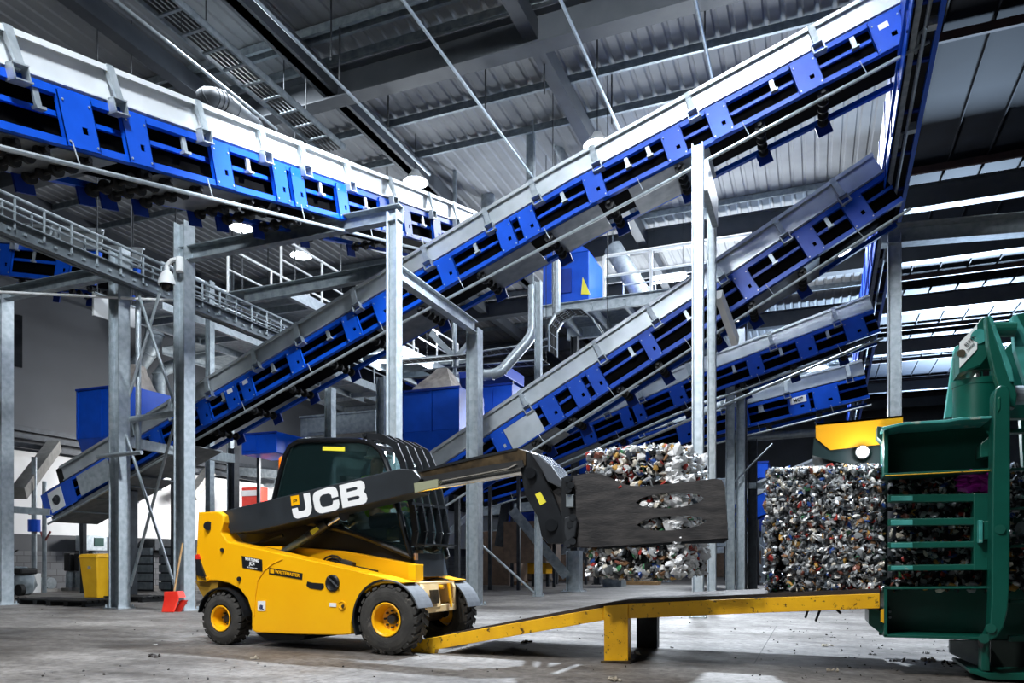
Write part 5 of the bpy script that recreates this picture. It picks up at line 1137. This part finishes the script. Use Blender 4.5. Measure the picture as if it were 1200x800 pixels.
# pumps
for (px, lab) in ((83, 'left steel pump of the pair by the yellow bin'), (95, 'right steel pump of the pair by the yellow bin')):
    pp = W(px, 692, Z=0); t = thing('pump', lab, 'pump', pp)
    MB().lathe(pp, Z3, [(0, .1), (.14, .1), (.14, .5), (.12, .58), (.06, .6), (0, .6)], 20).build('pump_body', galvd, t, smooth=True)
    MB().box(pp.x - .12, pp.x + .12, pp.y - .15, pp.y + .15, .6, 1.15).build('pump_motor', black, t, bevel=.03)
    MB().box(pp.x - .15, pp.x + .15, pp.y - .2, pp.y + .2, .0, .1).build('pump_base', cement, t)
pp = W(62, 695, Z=0); t = thing('floor_cleaner', 'grey and black wheeled cleaner on the floor at far left', 'cleaner', W(24, 697, Z=0)); c = W(24, 697, Z=0)
MB().blob(c + Z3 * .36, .5, (1, .8, .8), .08).build('cleaner_body', galvd, t, smooth=True)
MB().box(c.x - .35, c.x + .35, c.y - .25, c.y + .25, .55, .72).build('cleaner_top', black, t, bevel=.05)
for s_ in (-1, 1): MB().cyl(c + V((.36 * s_, -.2, .15)), c + V((.36 * s_, -.32, .15)), .15, 16).build('cleaner_wheel', black, t)
MB().tube([c + V((-.3, 0, .7)), c + V((-.4, 0, 1.1)), c + V((-.1, 0, 1.2))], .02, 8).build('cleaner_handle', black, t)
c = W(52, 693, Z=0); t = thing('floor_fan', 'small pale motor on the floor left of the pumps', 'motor', c)
MB().cyl(c + V((-.25, 0, .25)), c + V((.3, 0, .25)), .17, 16).build('motor_body', galv, t, smooth=True); MB().box(c.x - .3, c.x + .3, c.y - .2, c.y + .2, 0, .1).build('motor_base', cement, t)
# standpipes with blue valve
c = W(40, 694, Z=0); t = thing('standpipe', 'upright water pipe with a blue valve at the left wall', 'pipe', c)
MB().cyl(c, c + Z3 * 3.9, .07, 12).build('riser', galvd, t); MB().cyl(c + Z3 * 1.75, c + Z3 * 2.1, .16, 14).build('valve', blue, t); MB().cyl(c + V((-.2, 0, 2.3)), c + V((.25, 0, 2.3)), .06, 10).build('valve_wheel', mat('dull_red', '#8c4a48', None, .5), t); MB().box(c.x - .12, c.x + .12, c.y - .12, c.y + .12, 0, .55).build('pipe_boot', white, t)
c = W(52, 694, Z=0); t = thing('standpipe', 'upright grey pipe with side handles right of the blue valve', 'pipe', c)
MB().cyl(c, c + Z3 * 3.2, .06, 12).build('riser', galvd, t); MB().tube([c + V((-.15, 0, 1.75)), c + V((0, 0, 1.45)), c + V((.25, 0, 1.75))], .03, 8).build('handles', MATS['dull_red'], t)
c = W(94, 693, Z=0); tag(MB().cyl(c, c + Z3 * 3.0, .04, 8).build('thin_pipe', galvd), 'thin upright pipe on the white wall left of the bin', 'pipe')
# low dark bench along the wall
for px, lab in ((171, 'dark slatted panel leaning on the wall left of the camera column'), (200, 'dark slatted panel leaning on the wall right behind the red shovel')):
    a = W(px - 14, 692, Z=0); b = W(px + 14, 692, Z=0); t = thing('slatted_panel', lab, 'panel', a)
    for k in range(5): MB().box(a.x, b.x, a.y, a.y + .08, .05 + .26 * k, .26 + .26 * k).build('slat', galvd, t)
    MB().box(a.x, b.x, a.y + .08, a.y + .12, 0, 1.35).build('back_board', dark, t)
c = W(192, 662, X=-22.4); tag(MB().box(-22.9, -22.3, c.y - .5, c.y + .5, 1.3, 1.7).build('wall_box', dark, bevel=.02), 'small dark box on the wall between the lower brace rods', 'box')
# red shovel with a wooden handle, leaning on the column
c = W(197, 718, Z=0); t = thing('shovel', 'red plastic shovel with wooden handle leaning on the camera column', 'shovel', c)
a = W(189, 717, Y=YA - .5); bl_ = [W(189, 717, Y=YA - .5), W(203, 717, Y=YA - .5), W(209, 700, Y=YA - .42), W(207, 692.5, Y=YA - .38), W(192, 693, Y=YA - .38), W(192, 702, Y=YA - .42)]
MB().prism(bl_, (0, .03, 0)).build('blade', red, t, bevel=.008); MB().prism([bl_[3], bl_[2], bl_[2] + V((.02, .14, 0)), bl_[3] + V((.02, .12, 0))], (.015, 0, 0)).build('blade_side', red, t)
MB().tube([W(203, 700, Y=YA - .36), W(208, 670, Y=YA - .3), W(214, 636, Y=YA - .2)], .018, 8).build('handle', wood, t)
t = thing('dustpan', 'second red scoop half hidden behind the red shovel', 'scoop', W(212, 717, Z=0)); MB().prism([W(203, 717, Y=YA - .3), W(210, 717, Y=YA - .3), W(218, 703, Y=YA - .3), W(212, 703, Y=YA - .3)], (0, .05, 0)).build('scoop', red, t); MB().prism([W(209, 704, Y=YA - .24), W(218, 703, Y=YA - .24), W(218, 708, Y=YA - .24), W(211, 709, Y=YA - .24)], (0, .02, 0)).build('scoop_back', mat('dark_red_plastic', '#8c1c16', None, .5), t)
# black mats / pallets on the floor
rng = random.Random(3)
for i, (px, py, lab) in enumerate(((62, 707, 'black plastic pallet lying left of the left galvanised column'), (98, 709, 'black plastic pallet lying before the yellow bin'), (162, 704, 'black plastic pallet lying between the two left columns'))):
    c = W(px, py, Z=0); t = thing('floor_pallet', lab, 'pallet', c)
    for k in range(6): MB().box(c.x - .6, c.x + .6, c.y - .4 + k * .14, c.y - .3 + k * .14, .09, .12).build('board', black, t)
    for x in (-.5, 0, .5): MB().box(c.x + x - .06, c.x + x + .06, c.y - .4, c.y + .4, 0, .09).build('bearer', black, t)
for i, (px, lab) in enumerate(((602, 'wooden pallet on the floor behind the rear column'), (760, 'wooden pallet far behind the ramp'))):
    c = W(px - 14, 685, Z=0); t = thing('wooden_pallet', lab, 'pallet', c)
    for k in range(3): MB().box(c.x - .6, c.x + .8, c.y + k * .3, c.y + k * .3 + .1, 0, .1).build('bearer', wood, t); MB().box(c.x - .6, c.x + .8, c.y + k * .3, c.y + k * .3 + .2, .1, .13).build('board', wood, t)
# red cabinet with white band
rc = W(293, 588, Y=24); t = thing('red_cabinet', 'red and white cabinet on a stand behind the telehandler boom', 'cabinet', rc)
a, b = W(283, 610, Y=24), W(304, 570, Y=24); MB().box(a.x, b.x, 24, 24.5, a.z, b.z).build('cabinet_body', red, t, bevel=.03)
MB().box(a.x - .02, b.x + .02, 23.96, 24, W(290, 581, Y=24).z, W(290, 574.5, Y=24).z).build('white_band', white, t)
MB().box(a.x, b.x, 24.1, 24.4, 0, a.z).build('stand', galv, t)
# debris on the floor
chip = [mat('scrap_dark', '#241f1c', '#3a3430', .7, 0, 9), mat('scrap_pale', '#b5aa98', '#8c8272', .6, 0, 9), MATS['white_plastic_film'], wood]
spots = [(178, 770, 0, 12, 'flat torn scrap of film on the near floor left'), (181, 756, 2, 4, 'small white chip on the near floor left'), (302, 772, 1, 9, 'pale crumpled litter near the rear wheel'), (617, 753, 0, 11, 'black torn strip lying under the sloping ramp beam'), (786, 759, 0, 5, 'small dark lump right of the ramp posts'), (744, 766, 2, 12, 'crumpled pale film beside the yellow ramp post'),
         (975, 786, 1, 11, 'pale stone sized lump on the floor before the baler'), (976, 747, 0, 4, 'small dark lump under the standing bale'), (1021, 767, 0, 8, 'dark lump left of the baler tray'), (1031, 760, 0, 5, 'little dark lump beside the baler tray corner'), (1050, 775, 0, 12, 'dark scrap heap below the baler tray, left one'), (1086, 766, 0, 7, 'dark scrap lump below the baler tray, middle one'), (1102, 763, 0, 7, 'dark scrap lump below the baler tray, right one'),
         (970, 757, 1, 10, 'thin pale litter under the ramp right end'), (902, 763, 0, 5, 'tiny dark litter under the ramp middle'), (345, 705, 0, 0, ''), (1090, 775, 1, 14, 'torn silver film under the baler tray'), (1115, 778, 0, 14, 'dark rubbish heap at the baler leg'), (85, 705, 3, 12, 'broken timber lying on the black pallets'), (720, 797, 1, 14, 'flattened brown litter on the floor at the bottom edge'), (26, 703, 0, 10, 'dark sweepings by the left edge column')]
for i, (px, py, mi, sz, lab) in enumerate(spots):
    if not lab: continue
    c = W(px, py, Z=0); mb = MB(); r = sz / (F / (c.y * C_ - c.x * S_)) * .5
    for k in range(7): mb.blob(c + V((rng.uniform(-1, 1) * r * 1.2, rng.uniform(-1, 1) * r, r * .18)), r * rng.uniform(.4, .8), (1, .6, .3), .4, 0, rng)
    for v in mb.v: v.z = max(v.z, .003)
    tag(mb.build('floor_scrap', chip[mi]), lab, 'litter')
mb = MB()
for k in range(260):
    px, py = rng.uniform(20, 1190), rng.uniform(712, 798)
    if rng.random() < .5: px = rng.uniform(880, 1150)
    c = W(px, py, Z=0); r = rng.uniform(.004, .016); mb.blob(c + Z3 * r * .3, r, (1, .7, .4), .4, 0, rng)
o = mb.build('grit', chip[0]); tag(o, 'fine dark grit scattered over the concrete floor', 'grit'); o['kind'] = 'stuff'

# rows of stored bales and machine clutter far at the back
rng = random.Random(21); backm = [MATS['cardboard_brown'], galvd, blued, dark, paper, blue]
def heap(px0, px1, py, Y, n, lab, grp):
    for k in range(n):
        px = px0 + (px1 - px0) * (k + .5) / n; p = W(px, py, Y=Y + rng.uniform(-.5, .5)); w, h = rng.uniform(.5, .9), rng.uniform(.7, 1.5)
        o = MB().box(p.x - w / 2, p.x + w / 2, p.y, p.y + .8, 0, h).build('stored_bale', backm[rng.choice((0, 0, 3, 4, 1))], bevel=.05); tag(o, lab, 'bale', grp)
heap(566, 700, 688, 33, 9, 'stored dark bale standing at the back behind the central columns', 'stored bales behind the central columns')
heap(700, 900, 684, 44, 9, 'stored bale in the far row seen over the ramp', 'stored bales in the far row')
for (a, b_, Y, lab, m_) in (((560, 628), (700, 604), 30, 'far machine rail crossing behind the boom head, upper one', galvd), ((560, 650), (700, 628), 31, 'far machine rail crossing behind the boom head, lower one', blued), ((600, 560), (690, 610), 26, 'far steep brace behind the boom head', galvd), ((585, 640), (598, 560), 25, 'far leaning post between the central columns', dark), ((700, 655), (905, 640), 38, 'far pale machine rail above the ramp', galv)):
    beam(W(*a, Y=Y), W(*b_, Y=Y), lab, h=.3, b=.2, m=m_, kind='b')
bbox(592, 596, 628, 612, 28, 1.5, 'blue and grey housing between the central columns', blued)
bbox(826, 560, 850, 600, 36, 1.5, 'grey housing behind the clamp plate end', galvd)
bbox(884, 540, 900, 560, 29.4, 1.5, 'small blue housing just left of the large bale top', blue)
